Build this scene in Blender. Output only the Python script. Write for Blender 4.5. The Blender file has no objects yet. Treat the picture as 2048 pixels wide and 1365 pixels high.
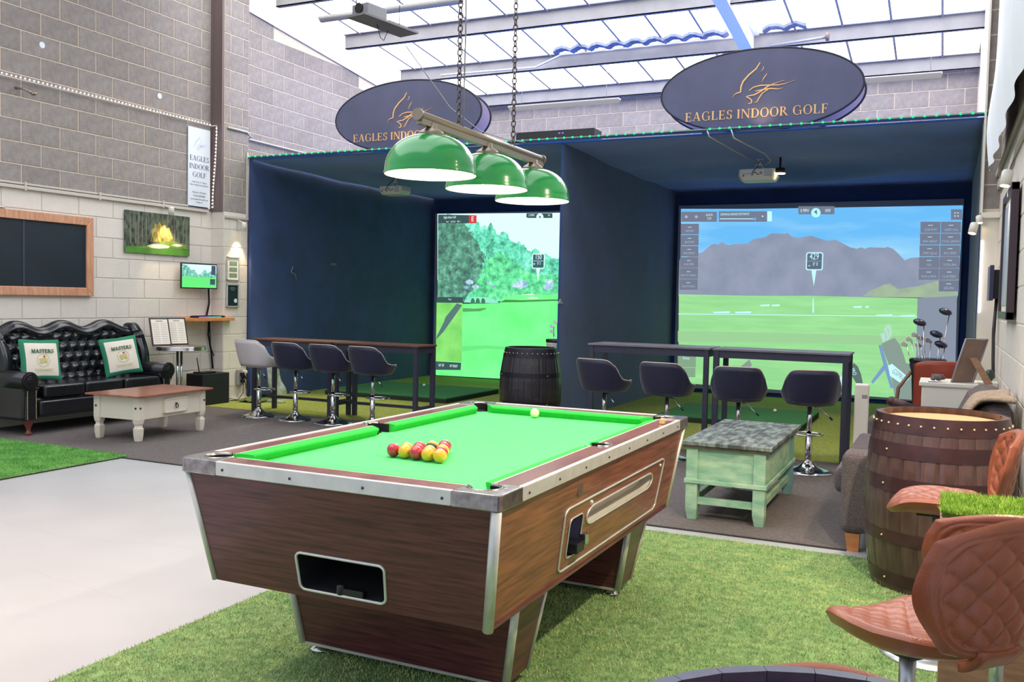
import bpy, bmesh, math, random
import numpy as np
from mathutils import Vector, Matrix
random.seed(7); np.random.seed(7)
PI = math.pi
scn = bpy.context.scene
col = scn.collection

# ------------------------------------------------------------------ camera
F = 1837.7; YAW, PITCH, ROLL = .44033, .046118, .020779; CZ = 1.388
def cam_axes():
    cy, sy, cp, sp = math.cos(YAW), math.sin(YAW), math.cos(PITCH), math.sin(PITCH)
    f = Vector((-sy*cp, cy*cp, -sp)); r0 = Vector((cy, sy, 0)); u0 = r0.cross(f)
    cr, sr = math.cos(ROLL), math.sin(ROLL)
    return r0*cr+u0*sr, -r0*sr+u0*cr, f
CR, CU, CF = cam_axes()
cd = bpy.data.cameras.new('camera'); cam = bpy.data.objects.new('camera', cd); col.objects.link(cam)
cd.sensor_width = 36; cd.lens = 36*F/2048; cd.clip_start = .05; cd.clip_end = 100
mw = Matrix((( CR.x, CU.x, -CF.x, 0), (CR.y, CU.y, -CF.y, 0), (CR.z, CU.z, -CF.z, CZ), (0, 0, 0, 1)))
cam.matrix_world = mw
scn.camera = cam
# measured points of the place: a photo pixel on a known plane
def ray(px, py): return CF + CR*((px-1024)/F) + CU*((682.5-py)/F)
def on_y(px, py, Y): d = ray(px, py); return Vector((0, 0, CZ)) + d*(Y/d.y)
def on_x(px, py, X): d = ray(px, py); return Vector((0, 0, CZ)) + d*(X/d.x)
def on_z(px, py, Z=0): d = ray(px, py); return Vector((0, 0, CZ)) + d*((Z-CZ)/d.z)

# ------------------------------------------------------------------ world, exposure
w = bpy.data.worlds.new('world'); scn.world = w; w.use_nodes = True
bg = w.node_tree.nodes['Background']; bg.inputs[0].default_value = (.72, .80, .92, 1); bg.inputs[1].default_value = .75
vs = scn.view_settings
scn.display_settings.display_device = 'sRGB'
vs.view_transform = 'Standard'; vs.look = 'None'; vs.exposure = 0.25; vs.gamma = 1; vs.use_curve_mapping = False
ROOF_E = 5.2

def area(name, loc, rot, sx, sy, power, colr):
    l = bpy.data.lights.new(name, 'AREA'); l.shape = 'RECTANGLE'; l.size = sx; l.size_y = sy; l.energy = power; l.color = colr
    o = bpy.data.objects.new(name, l); o.location = loc; o.rotation_euler = rot; col.objects.link(o); return o
def spot(name, loc, target, power, colr, ang=60, blend=.6, rad=.03):
    l = bpy.data.lights.new(name, 'SPOT'); l.energy = power; l.color = colr; l.spot_size = math.radians(ang); l.spot_blend = blend; l.shadow_soft_size = rad
    o = bpy.data.objects.new(name, l); o.location = loc
    o.rotation_euler = (Vector(target)-Vector(loc)).to_track_quat('-Z', 'Y').to_euler(); col.objects.link(o); return o
def point(name, loc, power, colr, rad=.04):
    l = bpy.data.lights.new(name, 'POINT'); l.energy = power; l.color = colr; l.shadow_soft_size = rad
    o = bpy.data.objects.new(name, l); o.location = loc; col.objects.link(o); return o
WARM = (1, .74, .45)
# daylight from the rooflights over the near half of the hall (outside the frame)
area('rooflight_near', (-4.2, 3.2, 5.75), (0, 0, 0), 7.4, 7.5, 330, (.93, .96, 1))

# ------------------------------------------------------------------ materials
def lin(c):
    return tuple((x/255/12.92 if x/255 <= .04045 else ((x/255+.055)/1.055)**2.4) for x in c)
MATS = {}
def M(name, rgb, rough=.5, metal=0, var=0, vs_=6, bump=0, bs=60, emit=0, coat=0, stretch=None, rgb2=None, rnd=0, detail=4, alpha=None, sheen=0, thresh=None, trans=0):
    if name in MATS: return MATS[name]
    m = bpy.data.materials.new(name); m.use_nodes = True; nt = m.node_tree; N = nt.nodes; L = nt.links
    b = N['Principled BSDF']; c = lin(rgb)
    b.inputs['Base Color'].default_value = (*c, 1); b.inputs['Roughness'].default_value = rough; b.inputs['Metallic'].default_value = metal
    b.inputs['Coat Weight'].default_value = coat
    if coat: b.inputs['Coat Roughness'].default_value = .08
    if sheen: b.inputs['Sheen Weight'].default_value = sheen
    if trans: b.inputs['Transmission Weight'].default_value = trans
    if alpha is not None: b.inputs['Alpha'].default_value = alpha
    tc = N.new('ShaderNodeTexCoord'); mp = N.new('ShaderNodeMapping'); L.new(tc.outputs['Object'], mp.inputs[0])
    if stretch: mp.inputs['Scale'].default_value = stretch
    src = None
    if var or rgb2:
        nz = N.new('ShaderNodeTexNoise'); nz.inputs['Scale'].default_value = vs_; nz.inputs['Detail'].default_value = detail
        L.new(mp.outputs[0], nz.inputs['Vector'])
        cr = N.new('ShaderNodeValToRGB')
        if rgb2: c0, c1 = c, lin(rgb2)
        else: c0 = tuple(x*(1-var) for x in c); c1 = tuple(min(1, x*(1+var)) for x in c)
        lo, hi = thresh or (.34, .66)
        cr.color_ramp.elements[0].position = lo; cr.color_ramp.elements[1].position = hi
        cr.color_ramp.elements[0].color = (*c0, 1); cr.color_ramp.elements[1].color = (*c1, 1)
        L.new(nz.outputs['Fac'], cr.inputs[0]); src = cr.outputs[0]
    if rnd:
        oi = N.new('ShaderNodeObjectInfo'); hs = N.new('ShaderNodeHueSaturation'); mr = N.new('ShaderNodeMapRange')
        mr.inputs['To Min'].default_value = 1-rnd; mr.inputs['To Max'].default_value = 1+rnd
        L.new(oi.outputs['Random'], mr.inputs[0]); L.new(mr.outputs[0], hs.inputs['Value'])
        if src: L.new(src, hs.inputs['Color'])
        else: hs.inputs['Color'].default_value = (*c, 1)
        src = hs.outputs[0]
    if src: L.new(src, b.inputs['Base Color'])
    if emit:
        b.inputs['Emission Strength'].default_value = emit
        if src: L.new(src, b.inputs['Emission Color'])
        else: b.inputs['Emission Color'].default_value = (*c, 1)
        for l in list(b.inputs['Base Color'].links): L.remove(l)
        b.inputs['Base Color'].default_value = (.02, .02, .02, 1)
        b.inputs['Specular IOR Level'].default_value = 0
    if bump:
        n2 = N.new('ShaderNodeTexNoise'); n2.inputs['Scale'].default_value = bs; n2.inputs['Detail'].default_value = 3
        L.new(mp.outputs[0], n2.inputs['Vector'])
        bp = N.new('ShaderNodeBump'); bp.inputs['Strength'].default_value = bump; bp.inputs['Distance'].default_value = .01
        L.new(n2.outputs['Fac'], bp.inputs['Height']); L.new(bp.outputs[0], b.inputs['Normal'])
    MATS[name] = m; return m

m_conc = M('painted_concrete', (176, 177, 180), .36, var=.06, vs_=1.3, bump=.06, bs=9)
m_block = M('grey_block', (146, 138, 134), .95, var=.12, vs_=14, bump=.5, bs=55, rnd=.08)
m_mortar = M('tan_mortar', (222, 204, 184), .95, bump=.3, bs=40)
m_wblock = M('white_painted_block', (222, 214, 204), .8, var=.03, vs_=6, bump=.25, bs=45, rnd=.012)
m_wmort = M('white_painted_mortar', (218, 209, 198), .85, bump=.2, bs=40)
m_white = M('white_paint', (232, 226, 216), .55)
m_liner = M('white_liner', (240, 234, 224), .7)
m_steel = M('brown_grey_steel', (112, 96, 94), .6)
m_purlin = M('galvanised_purlin', (140, 138, 140), .7, var=.08, vs_=5)
m_roof = M('glowing_roof_sheet', (252, 253, 255), .5, emit=ROOF_E)
m_soffit_glow = M('glowing_soffit', (250, 244, 236), .5, emit=2.0)  # plain soffit, given a glow of its own to look blown-out white
m_bar = M('glazing_bar', (150, 146, 146), .7)
m_cloth = M('navy_black_cloth', (36, 62, 116), .95, var=.2, vs_=2.5, bump=.3, bs=90, sheen=.3)
m_carpet = M('charcoal_carpet', (104, 96, 94), .98, var=.18, vs_=60, bump=.6, bs=180)
m_cedge = M('dark_edge', (48, 46, 48), .8)
m_turf = M('olive_turf', (150, 158, 72), .95, var=.25, vs_=50, bump=.6, bs=200)
m_mat = M('hitting_mat', (60, 122, 72), .95, var=.2, vs_=60, bump=.5, bs=220)
m_rub = M('mat_rubber', (38, 46, 40), .8)
m_rugbase = M('rug_backing', (120, 150, 92), .95, var=.3, vs_=25, bump=.8, bs=160)
m_blade = M('grass_blade', (140, 180, 114), .75, rgb2=(206, 216, 150), vs_=9)
m_blade2 = M('bright_grass_blade', (112, 158, 40), .7, rgb2=(176, 205, 84), vs_=30)
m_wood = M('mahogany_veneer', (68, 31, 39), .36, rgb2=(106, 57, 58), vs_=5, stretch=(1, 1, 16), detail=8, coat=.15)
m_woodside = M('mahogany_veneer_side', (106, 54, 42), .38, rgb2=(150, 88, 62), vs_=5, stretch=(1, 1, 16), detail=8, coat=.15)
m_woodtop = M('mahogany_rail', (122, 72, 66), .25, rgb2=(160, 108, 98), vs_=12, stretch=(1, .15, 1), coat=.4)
m_alu = M('brushed_aluminium', (215, 213, 208), .38, metal=.45, var=.06, vs_=20)
m_chrome = M('chrome', (215, 215, 218), .13, metal=1)
m_dchrome = M('aged_chrome', (160, 152, 150), .25, metal=.9, var=.3, vs_=30)
m_cloth_g = M('pool_cloth', (92, 222, 124), .85, var=.04, vs_=30, bump=.15, bs=300)
m_cush = M('cushion_cloth', (44, 190, 66), .85, var=.04, vs_=30)
m_black = M('black_plastic', (24, 25, 30), .35)
m_blackm = M('matt_black', (16, 17, 22), .85)
m_screw = M('dark_screw', (90, 80, 78), .4, metal=.7)
m_red = M('red_ball', (196, 28, 44), .08, coat=1)
m_yel = M('yellow_ball', (244, 176, 22), .08, coat=1)
m_cue = M('cream_ball', (246, 232, 190), .1, coat=1)
m_shade = M('green_lamp_shade', (28, 150, 66), .22, coat=.6, var=.1, vs_=6)
m_shadein = M('white_enamel', (250, 244, 232), .5)
m_bulb = M('warm_bulb', (255, 226, 170), .5, emit=22)
m_brass = M('dull_brass', (160, 146, 128), .35, metal=.8)
m_chain = M('dark_chain', (110, 100, 100), .4, metal=.7)
m_staveA = M('barrel_stave', (66, 42, 42), .34, rgb2=(92, 66, 64), vs_=18, stretch=(1, 1, .3), rnd=.2, bump=.3, bs=50, coat=.45)
m_hoop = M('barrel_hoop', (72, 46, 50), .3, metal=.3, var=.2, vs_=12)
m_head = M('barrel_head', (196, 150, 112), .9, rgb2=(206, 164, 122), vs_=16, stretch=(1, 6, 1), rnd=.06)
m_stud = M('brass_stud', (232, 206, 160), .3, metal=.7)
m_staveB = M('dark_barrel_stave', (30, 26, 34), .4, rgb2=(44, 38, 46), vs_=20, rnd=.25, coat=.3)
m_hoopB = M('dark_barrel_hoop', (34, 32, 42), .4, metal=.4)
m_staveN = M('navy_barrel_stave', (40, 42, 74), .35, rgb2=(64, 60, 96), vs_=20, rnd=.15)
m_leather = M('brown_quilted_leather', (146, 78, 52), .36, var=.12, vs_=10, bump=.15, bs=200, coat=.1)
m_silver = M('silver_base', (196, 202, 208), .3, metal=.85)
m_bleath = M('black_leather', (20, 22, 28), .28, bump=.15, bs=90, coat=.25)
m_navyseat = M('navy_seat_leather', (26, 28, 58), .42, bump=.15, bs=160, sheen=.2)
m_whseat = M('white_seat_leather', (206, 200, 200), .5)
m_pipe = M('pale_piping', (190, 176, 166), .5)
m_frame = M('graphite_metal', (60, 60, 78), .5, metal=.2)
m_bartop = M('bar_top', (120, 116, 124), .35, var=.1, vs_=5)
m_bartop2 = M('brown_bar_top', (98, 66, 54), .4, var=.2, vs_=6)
m_cream = M('cream_paint', (232, 222, 204), .5)
m_brtop = M('red_brown_top', (142, 84, 66), .3, rgb2=(168, 108, 86), vs_=8, stretch=(6, 1, 1), coat=.2)
m_iron = M('black_iron', (34, 26, 26), .5)
m_mint = M('mint_distressed_paint', (128, 176, 150), .7, rgb2=(176, 206, 176), vs_=7, stretch=(1, 1, 2.5), bump=.2, bs=40)
m_mintb = M('blue_mint_paint', (110, 160, 170), .7, rgb2=(132, 180, 178), vs_=8)
m_worn = M('worn_dark_top', (72, 76, 78), .5, rgb2=(134, 148, 142), vs_=9, stretch=(3, 1, 1), detail=10, thresh=(.4, .64), bump=.2, bs=30)
m_brown = M('brown_edge', (92, 72, 66), .6, var=.3, vs_=20)
m_tweed = M('grey_tweed', (84, 76, 80), .95, rgb2=(112, 102, 104), vs_=120, bump=.6, bs=240)
m_throw = M('taupe_throw', (132, 120, 112), .95, rgb2=(156, 142, 128), vs_=60, bump=.4, bs=150)
m_oak = M('orange_oak', (206, 128, 74), .45, rgb2=(220, 146, 90), vs_=8, stretch=(1, 1, 5))
m_pine = M('pine', (214, 160, 128), .55, rgb2=(192, 134, 102), vs_=7, stretch=(1, 6, 1), detail=6)
m_pinez = M('pine_upright', (214, 160, 128), .55, rgb2=(192, 134, 102), vs_=7, stretch=(4, 4, .5), detail=6)
m_boxwood = M('pale_wood', (172, 132, 104), .6, rgb2=(148, 108, 84), vs_=9, stretch=(1, 1, 6))
m_chalk = M('blackboard', (22, 34, 46), .5, var=.15, vs_=3)
m_oval = M('charcoal_sign_fabric', (84, 86, 112), .8, var=.08, vs_=3)
m_ovaledge = M('sign_edge', (28, 28, 44), .7)
m_lilac = M('lilac_lining', (186, 168, 200), .8)
m_gold = M('gold_print', (228, 180, 120), .5)
m_print = M('navy_print', (52, 66, 100), .6)
m_signw = M('white_banner', (226, 232, 240), .5)
m_ledg = M('green_led', (20, 255, 112), .5, emit=2.4)
m_ledw = M('warm_white_led', (255, 244, 240), .5, emit=4)
m_ledwarm = M('amber_led', (255, 214, 150), .5, emit=4)
m_strip = M('led_strip_tape', (120, 150, 138), .6)
m_conduit = M('pale_conduit', (200, 192, 182), .5)
m_grey = M('grey_plastic', (150, 150, 152), .5)
m_proj = M('white_projector', (222, 220, 216), .45)
m_vent = M('projector_vent', (136, 136, 140), .6)
m_tube = M('fluorescent_diffuser', (236, 232, 238), .4, emit=.35)
m_tubeg = M('tube_body', (180, 176, 180), .5)
m_curt = M('white_curtain', (226, 230, 238), .85, sheen=.2)
m_paper = M('paper', (236, 228, 214), .7)
m_line = M('print_line', (150, 146, 144), .7)
m_dframe = M('black_frame', (44, 38, 40), .45)
m_pillow = M('cream_pillow', (232, 222, 206), .9, bump=.2, bs=80)
m_pgreen = M('green_border', (44, 128, 96), .9)
m_pgold = M('gold_thread', (196, 190, 120), .8)
m_pred = M('red_flag', (200, 40, 50), .7)
m_bag = M('black_bag_fabric', (30, 32, 44), .8)
m_tan = M('tan_leather', (138, 104, 86), .5)
m_redlea = M('red_brown_leather', (150, 62, 44), .4)
m_foil = M('clear_plastic_wrap', (196, 204, 196), .2, metal=.3, var=.2, vs_=14, bump=.6, bs=25)
m_mdf = M('brown_board', (138, 112, 98), .7, var=.08, vs_=10)
m_corr = M('corrugated_sheet', (120, 128, 150), .8, var=.2, vs_=10)
m_chalkc = M('chalk_cube', (214, 178, 112), .7)

# ------------------------------------------------------------------ mesh helper
class MB:
    def __init__(s): s.v = []; s.f = []; s.m = []; s.s = []
    def add(s, vs_, fs, mi=0, sm=False, T=None):
        b = len(s.v)
        s.v += [tuple(T @ Vector(p)) if T else tuple(p) for p in vs_]
        s.f += [tuple(b+i for i in f) for f in fs]; s.m += [mi]*len(fs); s.s += [sm]*len(fs); return s
    def box(s, x0, x1, y0, y1, z0, z1, mi=0, T=None):
        return s.hexa([(x0, y0, z0), (x1, y0, z0), (x1, y1, z0), (x0, y1, z0), (x0, y0, z1), (x1, y0, z1), (x1, y1, z1), (x0, y1, z1)], mi, T)
    def hexa(s, p, mi=0, T=None):
        return s.add(p, [(3, 2, 1, 0), (4, 5, 6, 7), (0, 1, 5, 4), (1, 2, 6, 5), (2, 3, 7, 6), (3, 0, 4, 7)], mi, False, T)
    def lathe(s, prof, n=24, mi=0, T=None, a0=0, a1=2*PI, caps=True, sm=True):
        full = abs(a1-a0-2*PI) < 1e-6; k = n if full else n+1; vs_ = []
        for i in range(k):
            a = a0+(a1-a0)*i/n
            vs_ += [(r*math.cos(a), r*math.sin(a), z) for r, z in prof]
        p = len(prof); fs = []
        for i in range(n):
            j = (i+1) % k
            for q in range(p-1): fs.append((i*p+q, j*p+q, j*p+q+1, i*p+q+1))
        s.add(vs_, fs, mi, sm, T)
        if caps and full:
            b = len(s.v)-len(vs_)
            for q in (0, p-1):
                if prof[q][0] > 1e-5:
                    ring = tuple(b+i*p+q for i in range(n)); s.f.append(ring[::-1] if q == 0 else ring); s.m.append(mi); s.s.append(False)
        return s
    def cyl(s, c, r, h, n=20, mi=0, r2=None, sm=True):
        return s.lathe([(r, 0), (r if r2 is None else r2, h)], n, mi, Matrix.Translation(c), sm=sm)
    def rod(s, a, b, r, n=8, mi=0, r2=None):
        a, b = Vector(a), Vector(b); d = b-a; L = d.length
        if L < 1e-6: return s
        T = Matrix.Translation(a) @ d.to_track_quat('Z', 'Y').to_matrix().to_4x4()
        return s.lathe([(r, 0), (r if r2 is None else r2, L)], n, mi, T)
    def tube(s, pts, r, n=6, mi=0, closed=False, rr=None):
        pts = [Vector(p) for p in pts]; k = len(pts); vs_ = []; up = None
        for i, p in enumerate(pts):
            a = pts[(i-1) % k] if (i or closed) else pts[0]; b = pts[(i+1) % k] if (i < k-1 or closed) else pts[-1]
            t = (b-a).normalized()
            if up is None: up = Vector((0, 0, 1)) if abs(t.z) < .9 else Vector((1, 0, 0))
            x = up.cross(t).normalized(); y = t.cross(x); up = y
            q = rr[i] if rr else r
            vs_ += [tuple(p+(x*math.cos(2*PI*j/n)+y*math.sin(2*PI*j/n))*q) for j in range(n)]
        fs = []
        for i in range(k if closed else k-1):
            for j in range(n):
                fs.append((i*n+j, i*n+(j+1) % n, ((i+1) % k)*n+(j+1) % n, ((i+1) % k)*n+j))
        if not closed: fs += [tuple(range(n))[::-1], tuple((k-1)*n+j for j in range(n))]
        return s.add(vs_, fs, mi, True)
    def prism(s, pts, axis, a, b, mi=0, T=None, sm=False):
        def P(u, v, w):
            return {'z': (u, v, w), 'y': (u, w, v), 'x': (w, u, v)}[axis]
        n = len(pts); vs_ = [P(u, v, a) for u, v in pts]+[P(u, v, b) for u, v in pts]
        s.add(vs_, [tuple(range(n))[::-1], tuple(range(n, 2*n))], mi, False, T)
        b0 = len(s.v)-2*n
        for i in range(n):
            j = (i+1) % n; s.f.append((b0+i, b0+j, b0+n+j, b0+n+i)); s.m.append(mi); s.s.append(sm)
        return s
    def grid(s, fn, nu, nv, mi=0, sm=True, wrap=False, T=None):
        vs_ = [fn(i/(nu), j/(nv)) for i in range(nu+(0 if wrap else 1)) for j in range(nv+1)]
        fs = []; k = nu if wrap else nu+1
        for i in range(nu):
            for j in range(nv):
                a = i*(nv+1)+j; b = ((i+1) % k)*(nv+1)+j; fs.append((a, b, b+1, a+1))
        return s.add(vs_, fs, mi, sm, T)
    def sphere(s, c, r, n=16, mi=0, sc=(1, 1, 1)):
        pr = [(max(1e-4, r*math.sin(PI*i/n)), -r*math.cos(PI*i/n)) for i in range(n+1)]
        return s.lathe(pr, 2*n if n < 10 else n+8, mi, Matrix.Translation(c) @ Matrix.Diagonal((*sc, 1)), caps=False)
    def build(s, name, mats, parent=None, bevel=0, solid=0, sub=0, kind=None, label=None, fix=True, seg=2):
        me = bpy.data.meshes.new(name); me.from_pydata(s.v, [], s.f)
        if not isinstance(mats, (list, tuple)): mats = [mats]
        for m in mats: me.materials.append(m)
        me.polygons.foreach_set('material_index', s.m); me.polygons.foreach_set('use_smooth', s.s)
        if fix:
            bm = bmesh.new(); bm.from_mesh(me); bmesh.ops.recalc_face_normals(bm, faces=bm.faces); bm.to_mesh(me); bm.free()
        me.update()
        o = bpy.data.objects.new(name, me); col.objects.link(o)
        if parent is not None: o.parent = parent
        if solid:
            q = o.modifiers.new('solid', 'SOLIDIFY'); q.thickness = solid; q.offset = 0
        if bevel:
            q = o.modifiers.new('bevel', 'BEVEL'); q.width = bevel; q.segments = seg; q.limit_method = 'ANGLE'; q.angle_limit = math.radians(40)
        if sub:
            q = o.modifiers.new('sub', 'SUBSURF'); q.levels = sub; q.render_levels = sub
        if kind: o['kind'] = kind
        if label: o['label'] = label
        return o
def thing(name, label, cat, loc=(0, 0, 0), rz=0, group=None):
    o = bpy.data.objects.new(name, None); o.empty_display_size = .1; col.objects.link(o)
    o.location = loc; o.rotation_euler = (0, 0, rz); return tag(o, label, cat, group)
def tag(o, label, cat, group=None):
    o['label'] = label; o['category'] = cat
    if group: o['group'] = group
    return o
def struct(o): o['kind'] = 'structure'; return o
def kids(o, allo):
    return [c for c in allo if c.parent == o]
def copy_tree(o, loc=None, rz=None, label=None):
    allo = list(bpy.data.objects)
    def rec(a, parent):
        c = a.copy(); col.objects.link(c)
        if parent is not None: c.parent = parent
        for ch in kids(a, allo): rec(ch, c)
        return c
    c = rec(o, None)
    if loc is not None: c.location = loc
    if rz is not None: c.rotation_euler = (0, 0, rz)
    if label: c['label'] = label
    return c
def linked(name, me, parent, loc, rot=None, sc=None):
    o = bpy.data.objects.new(name, me); col.objects.link(o); o.parent = parent; o.location = loc
    if rot: o.rotation_euler = rot
    if sc: o.scale = sc
    return o
def rrect(x0, x1, y0, y1, r, n=5):
    pts = []
    for cx, cy, a in ((x1-r, y0+r, -PI/2), (x1-r, y1-r, 0), (x0+r, y1-r, PI/2), (x0+r, y0+r, PI)):
        pts += [(cx+r*math.cos(a+PI/2*i/n), cy+r*math.sin(a+PI/2*i/n)) for i in range(n+1)]
    return pts
def text(s_, size, mat, parent, loc, rot=(PI/2, 0, 0), name='lettering', align='CENTER', ext=.0006, sx=1):
    c = bpy.data.curves.new('t', 'FONT'); c.body = s_; c.size = size; c.align_x = align; c.align_y = 'CENTER'; c.extrude = ext; c.resolution_u = 2
    o = bpy.data.objects.new('t', c); col.objects.link(o)
    bpy.context.view_layer.update()
    me = bpy.data.meshes.new_from_object(o.evaluated_get(bpy.context.evaluated_depsgraph_get()))
    bpy.data.objects.remove(o); bpy.data.curves.remove(c)
    me.name = name; me.materials.clear(); me.materials.append(mat)
    q = bpy.data.objects.new(name, me); col.objects.link(q); q.parent = parent; q.location = loc; q.rotation_euler = rot; q.scale = (sx, 1, 1); return q

# serif capitals drawn as strokes; returns flat polygons (u, v) lists
def serif(s_, H, gap=.14, slant=0):
    polys = []; x = 0; TK, TN, SF = .17, .06, .05
    def bar(x0, x1, y0, y1): polys.append([(x+x0, y0), (x+x1, y0), (x+x1, y1), (x+x0, y1)])
    def stem(cx, y0=0, y1=1, t=TK, s0=True, s1=True):
        bar(cx-t/2, cx+t/2, y0, y1)
        if s0: bar(cx-t/2-.07, cx+t/2+.07, y0, y0+SF)
        if s1: bar(cx-t/2-.07, cx+t/2+.07, y1-SF, y1)
    def diag(x0, y0, x1, y1, t): polys.append([(x+x0-t/2, y0), (x+x0+t/2, y0), (x+x1+t/2, y1), (x+x1-t/2, y1)])
    def arc(cx, cy, rx, ry, a0, a1, n=14, tk=TK):
        for i in range(n):
            q = []
            for a, o in ((a0+(a1-a0)*i/n, 1), (a0+(a1-a0)*(i+1)/n, 1), (a0+(a1-a0)*(i+1)/n, -1), (a0+(a1-a0)*i/n, -1)):
                a = math.radians(a); t = TN+(tk-TN)*abs(math.cos(a))**1.5
                q.append((x+cx+(rx-t/2+o*t/2)*math.cos(a), cy+(ry-TN/2+o*TN/2)*math.sin(a)))
            polys.append(q)
    for ch in s_:
        if ch == ' ': x += .42; continue
        if ch == 'E': stem(.16); bar(.16, .66, 1-TN, 1); bar(.16, .52, .48, .48+TN); bar(.16, .7, 0, TN); bar(.61, .66, .78, 1); bar(.65, .7, 0, .24); bar(.48, .53, .38, .64); wd = .74
        elif ch == 'A': diag(.1, 0, .42, 1, TN); diag(.76, 0, .44, 1, TK); bar(.2, .66, .3, .3+TN); bar(0, .2, 0, SF); bar(.6, .92, 0, SF); wd = .92
        elif ch == 'G': arc(.46, .5, .46, .52, 60, 300); bar(.74, .74+TK*.8, .04, .46); bar(.6, .96, .42, .47); bar(.7, .76, .72, .98); wd = .96
        elif ch == 'L': stem(.16); bar(.16, .66, 0, TN); bar(.62, .68, 0, .28); wd = .7
        elif ch == 'S': arc(.32, .74, .27, .27, 20, 260, tk=.15); arc(.32, .27, .29, .29, 80, -160, tk=.17); bar(.54, .59, .72, .98); bar(.03, .08, .02, .3); wd = .62
        elif ch == 'I': stem(.17); wd = .34
        elif ch == 'N': stem(.12, t=TN, s1=True); diag(.84, 0, .16, 1, TK*.95); bar(.8, .86, 0, 1); bar(.7, .96, 1-SF, 1); wd = .96
        elif ch == 'D': stem(.16); arc(.34, .5, .52, .5, -90, 90); bar(.16, .36, 1-TN, 1); bar(.16, .36, 0, TN); wd = .88
        elif ch == 'O': arc(.46, .5, .46, .52, 0, 360, n=24); wd = .92
        elif ch == 'R': stem(.16); arc(.36, .75, .28, .25, -90, 90, n=8); bar(.16, .38, 1-TN, 1); bar(.16, .38, .5, .5+TN); diag(.78, 0, .4, .5, TK); bar(.7, .92, 0, SF); wd = .86
        elif ch == 'F': stem(.16); bar(.16, .64, 1-TN, 1); bar(.16, .5, .48, .48+TN); bar(.59, .64, .76, 1); bar(.46, .51, .38, .64); wd = .66
        elif ch == 'M': stem(.12, t=TN); diag(.48, 0, .16, 1, TK*.9); diag(.48, 0, .86, 1, TN); stem(.9); wd = 1.05
        elif ch == 'T': stem(.36, s1=False); bar(0, .72, 1-TN, 1); bar(0, .05, .76, 1); bar(.67, .72, .76, 1); wd = .72
        elif ch == 'U': stem(.14, .3, 1, s0=False); arc(.42, .34, .36, .34, 180, 360, n=10, tk=.12); bar(.74, .8, .34, 1); wd = .9
        else: wd = .3
        x += wd+gap
    W_ = x-gap
    return [[((u-W_/2+slant*v)*H, v*H) for u, v in p] for p in polys], W_*H
def flat_polys(name, polys, mat, parent, T, th=.001):
    b = MB()
    for i, p in enumerate(polys):
        b.prism(p, 'y', 0, -th-1e-5*(i % 7), T=T)
    return b.build(name, mat, parent)
EAGLE = [([(1020, 185), (985, 245), (920, 300), (865, 365), (846, 415), (843, 468), (805, 480), (778, 500), (772, 524)], 11),
         ([(1056, 222), (1050, 248), (1030, 273)], 5), ([(1089, 290), (1060, 330), (1042, 373)], 6),
         ([(925, 452), (965, 420), (1030, 402), (1120, 398), (1200, 396), (1270, 380), (1350, 350)], 8),
         ([(905, 507), (975, 492), (1040, 455), (1100, 410), (1160, 382), (1252, 352)], 9),
         ([(985, 457), (1060, 440), (1130, 430), (1200, 435), (1242, 424)], 8),
         ([(895, 512), (930, 525), (952, 545), (948, 570), (925, 578), (914, 572)], 8),
         ([(1115, 430), (1050, 475), (1015, 530), (1000, 560), (972, 567)], 7)]
def eagle(sc):
    out = []
    for pts, w_ in EAGLE:
        P = []
        for i in range(len(pts)-1):
            for k in range(3):
                t = k/3; P.append((pts[i][0]*(1-t)+pts[i+1][0]*t, pts[i][1]*(1-t)+pts[i+1][1]*t))
        P.append(pts[-1]); n = len(P); L_ = []; R_ = []
        for i, (a, b) in enumerate(P):
            c, d = P[min(i+1, n-1)]; e, f = P[max(i-1, 0)]; dx, dy = c-e, d-f; l = math.hypot(dx, dy) or 1
            t = w_*.5*(.25+math.sin(PI*min(1, .12+i/(n-1)))**.7)
            L_.append((a-dy/l*t, b+dx/l*t)); R_.append((a+dy/l*t, b-dx/l*t))
        for i in range(n-1):
            q = [L_[i], L_[i+1], R_[i+1], R_[i]]
            out.append([((x-1009)*sc, -(y-444+.09*(x-1009))*sc) for x, y in q])
    return out

# ================================================================== SETTING
XW, XR, YB = -8.45, .40, 14.2          # left wall, right wall, back wall planes
roofz = lambda y: 4.64+.105*(14.0-y)   # underside of the purlins
b = MB(); b.box(XW-.2, XR+.2, -1.5, YB, -.1, 0); struct(b.build('floor', m_conc))
b = MB(); b.box(XW, -.46, 5.475, 8.45, .0005, .007); b.box(XW, -.46, 5.46, 5.475, .0005, .008, 1); struct(b.build('floor_carpet', [m_carpet, m_cedge]))
b = MB(); b.box(XW, XR-.15, 8.45, 13.95, .0005, .012); struct(b.build('floor_turf', m_turf))
# hairline cracks in the painted floor
b = MB()
for pts in (((-6.2, 3.5), (-5.2, 3.62), (-4.4, 3.55), (-3.6, 3.75), (-3.0, 3.6)), ((-4.9, 2.9), (-4.1, 3.05), (-3.3, 2.95)), ((-5.6, 4.6), (-4.6, 4.55), (-3.9, 4.7))):
    for (x0, y0), (x1, y1) in zip(pts, pts[1:]):
        for k in range(6):
            t0, t1 = k/6, (k+1)/6; j = lambda: random.uniform(-.01, .01)
            a = (x0+(x1-x0)*t0, y0+(y1-y0)*t0+math.sin(k*2.1)*.012); c = (x0+(x1-x0)*t1, y0+(y1-y0)*t1+math.sin((k+1)*2.1)*.012)
            b.add([(a[0], a[1]-.001, .0004), (c[0], c[1]-.001, .0004), (c[0], c[1]+.001, .0004), (a[0], a[1]+.001, .0004)], [(0, 1, 2, 3)])
fl = bpy.data.objects['floor']; b.build('crack', M('crack', (176, 168, 160), .8), fl, kind='stuff')

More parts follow.
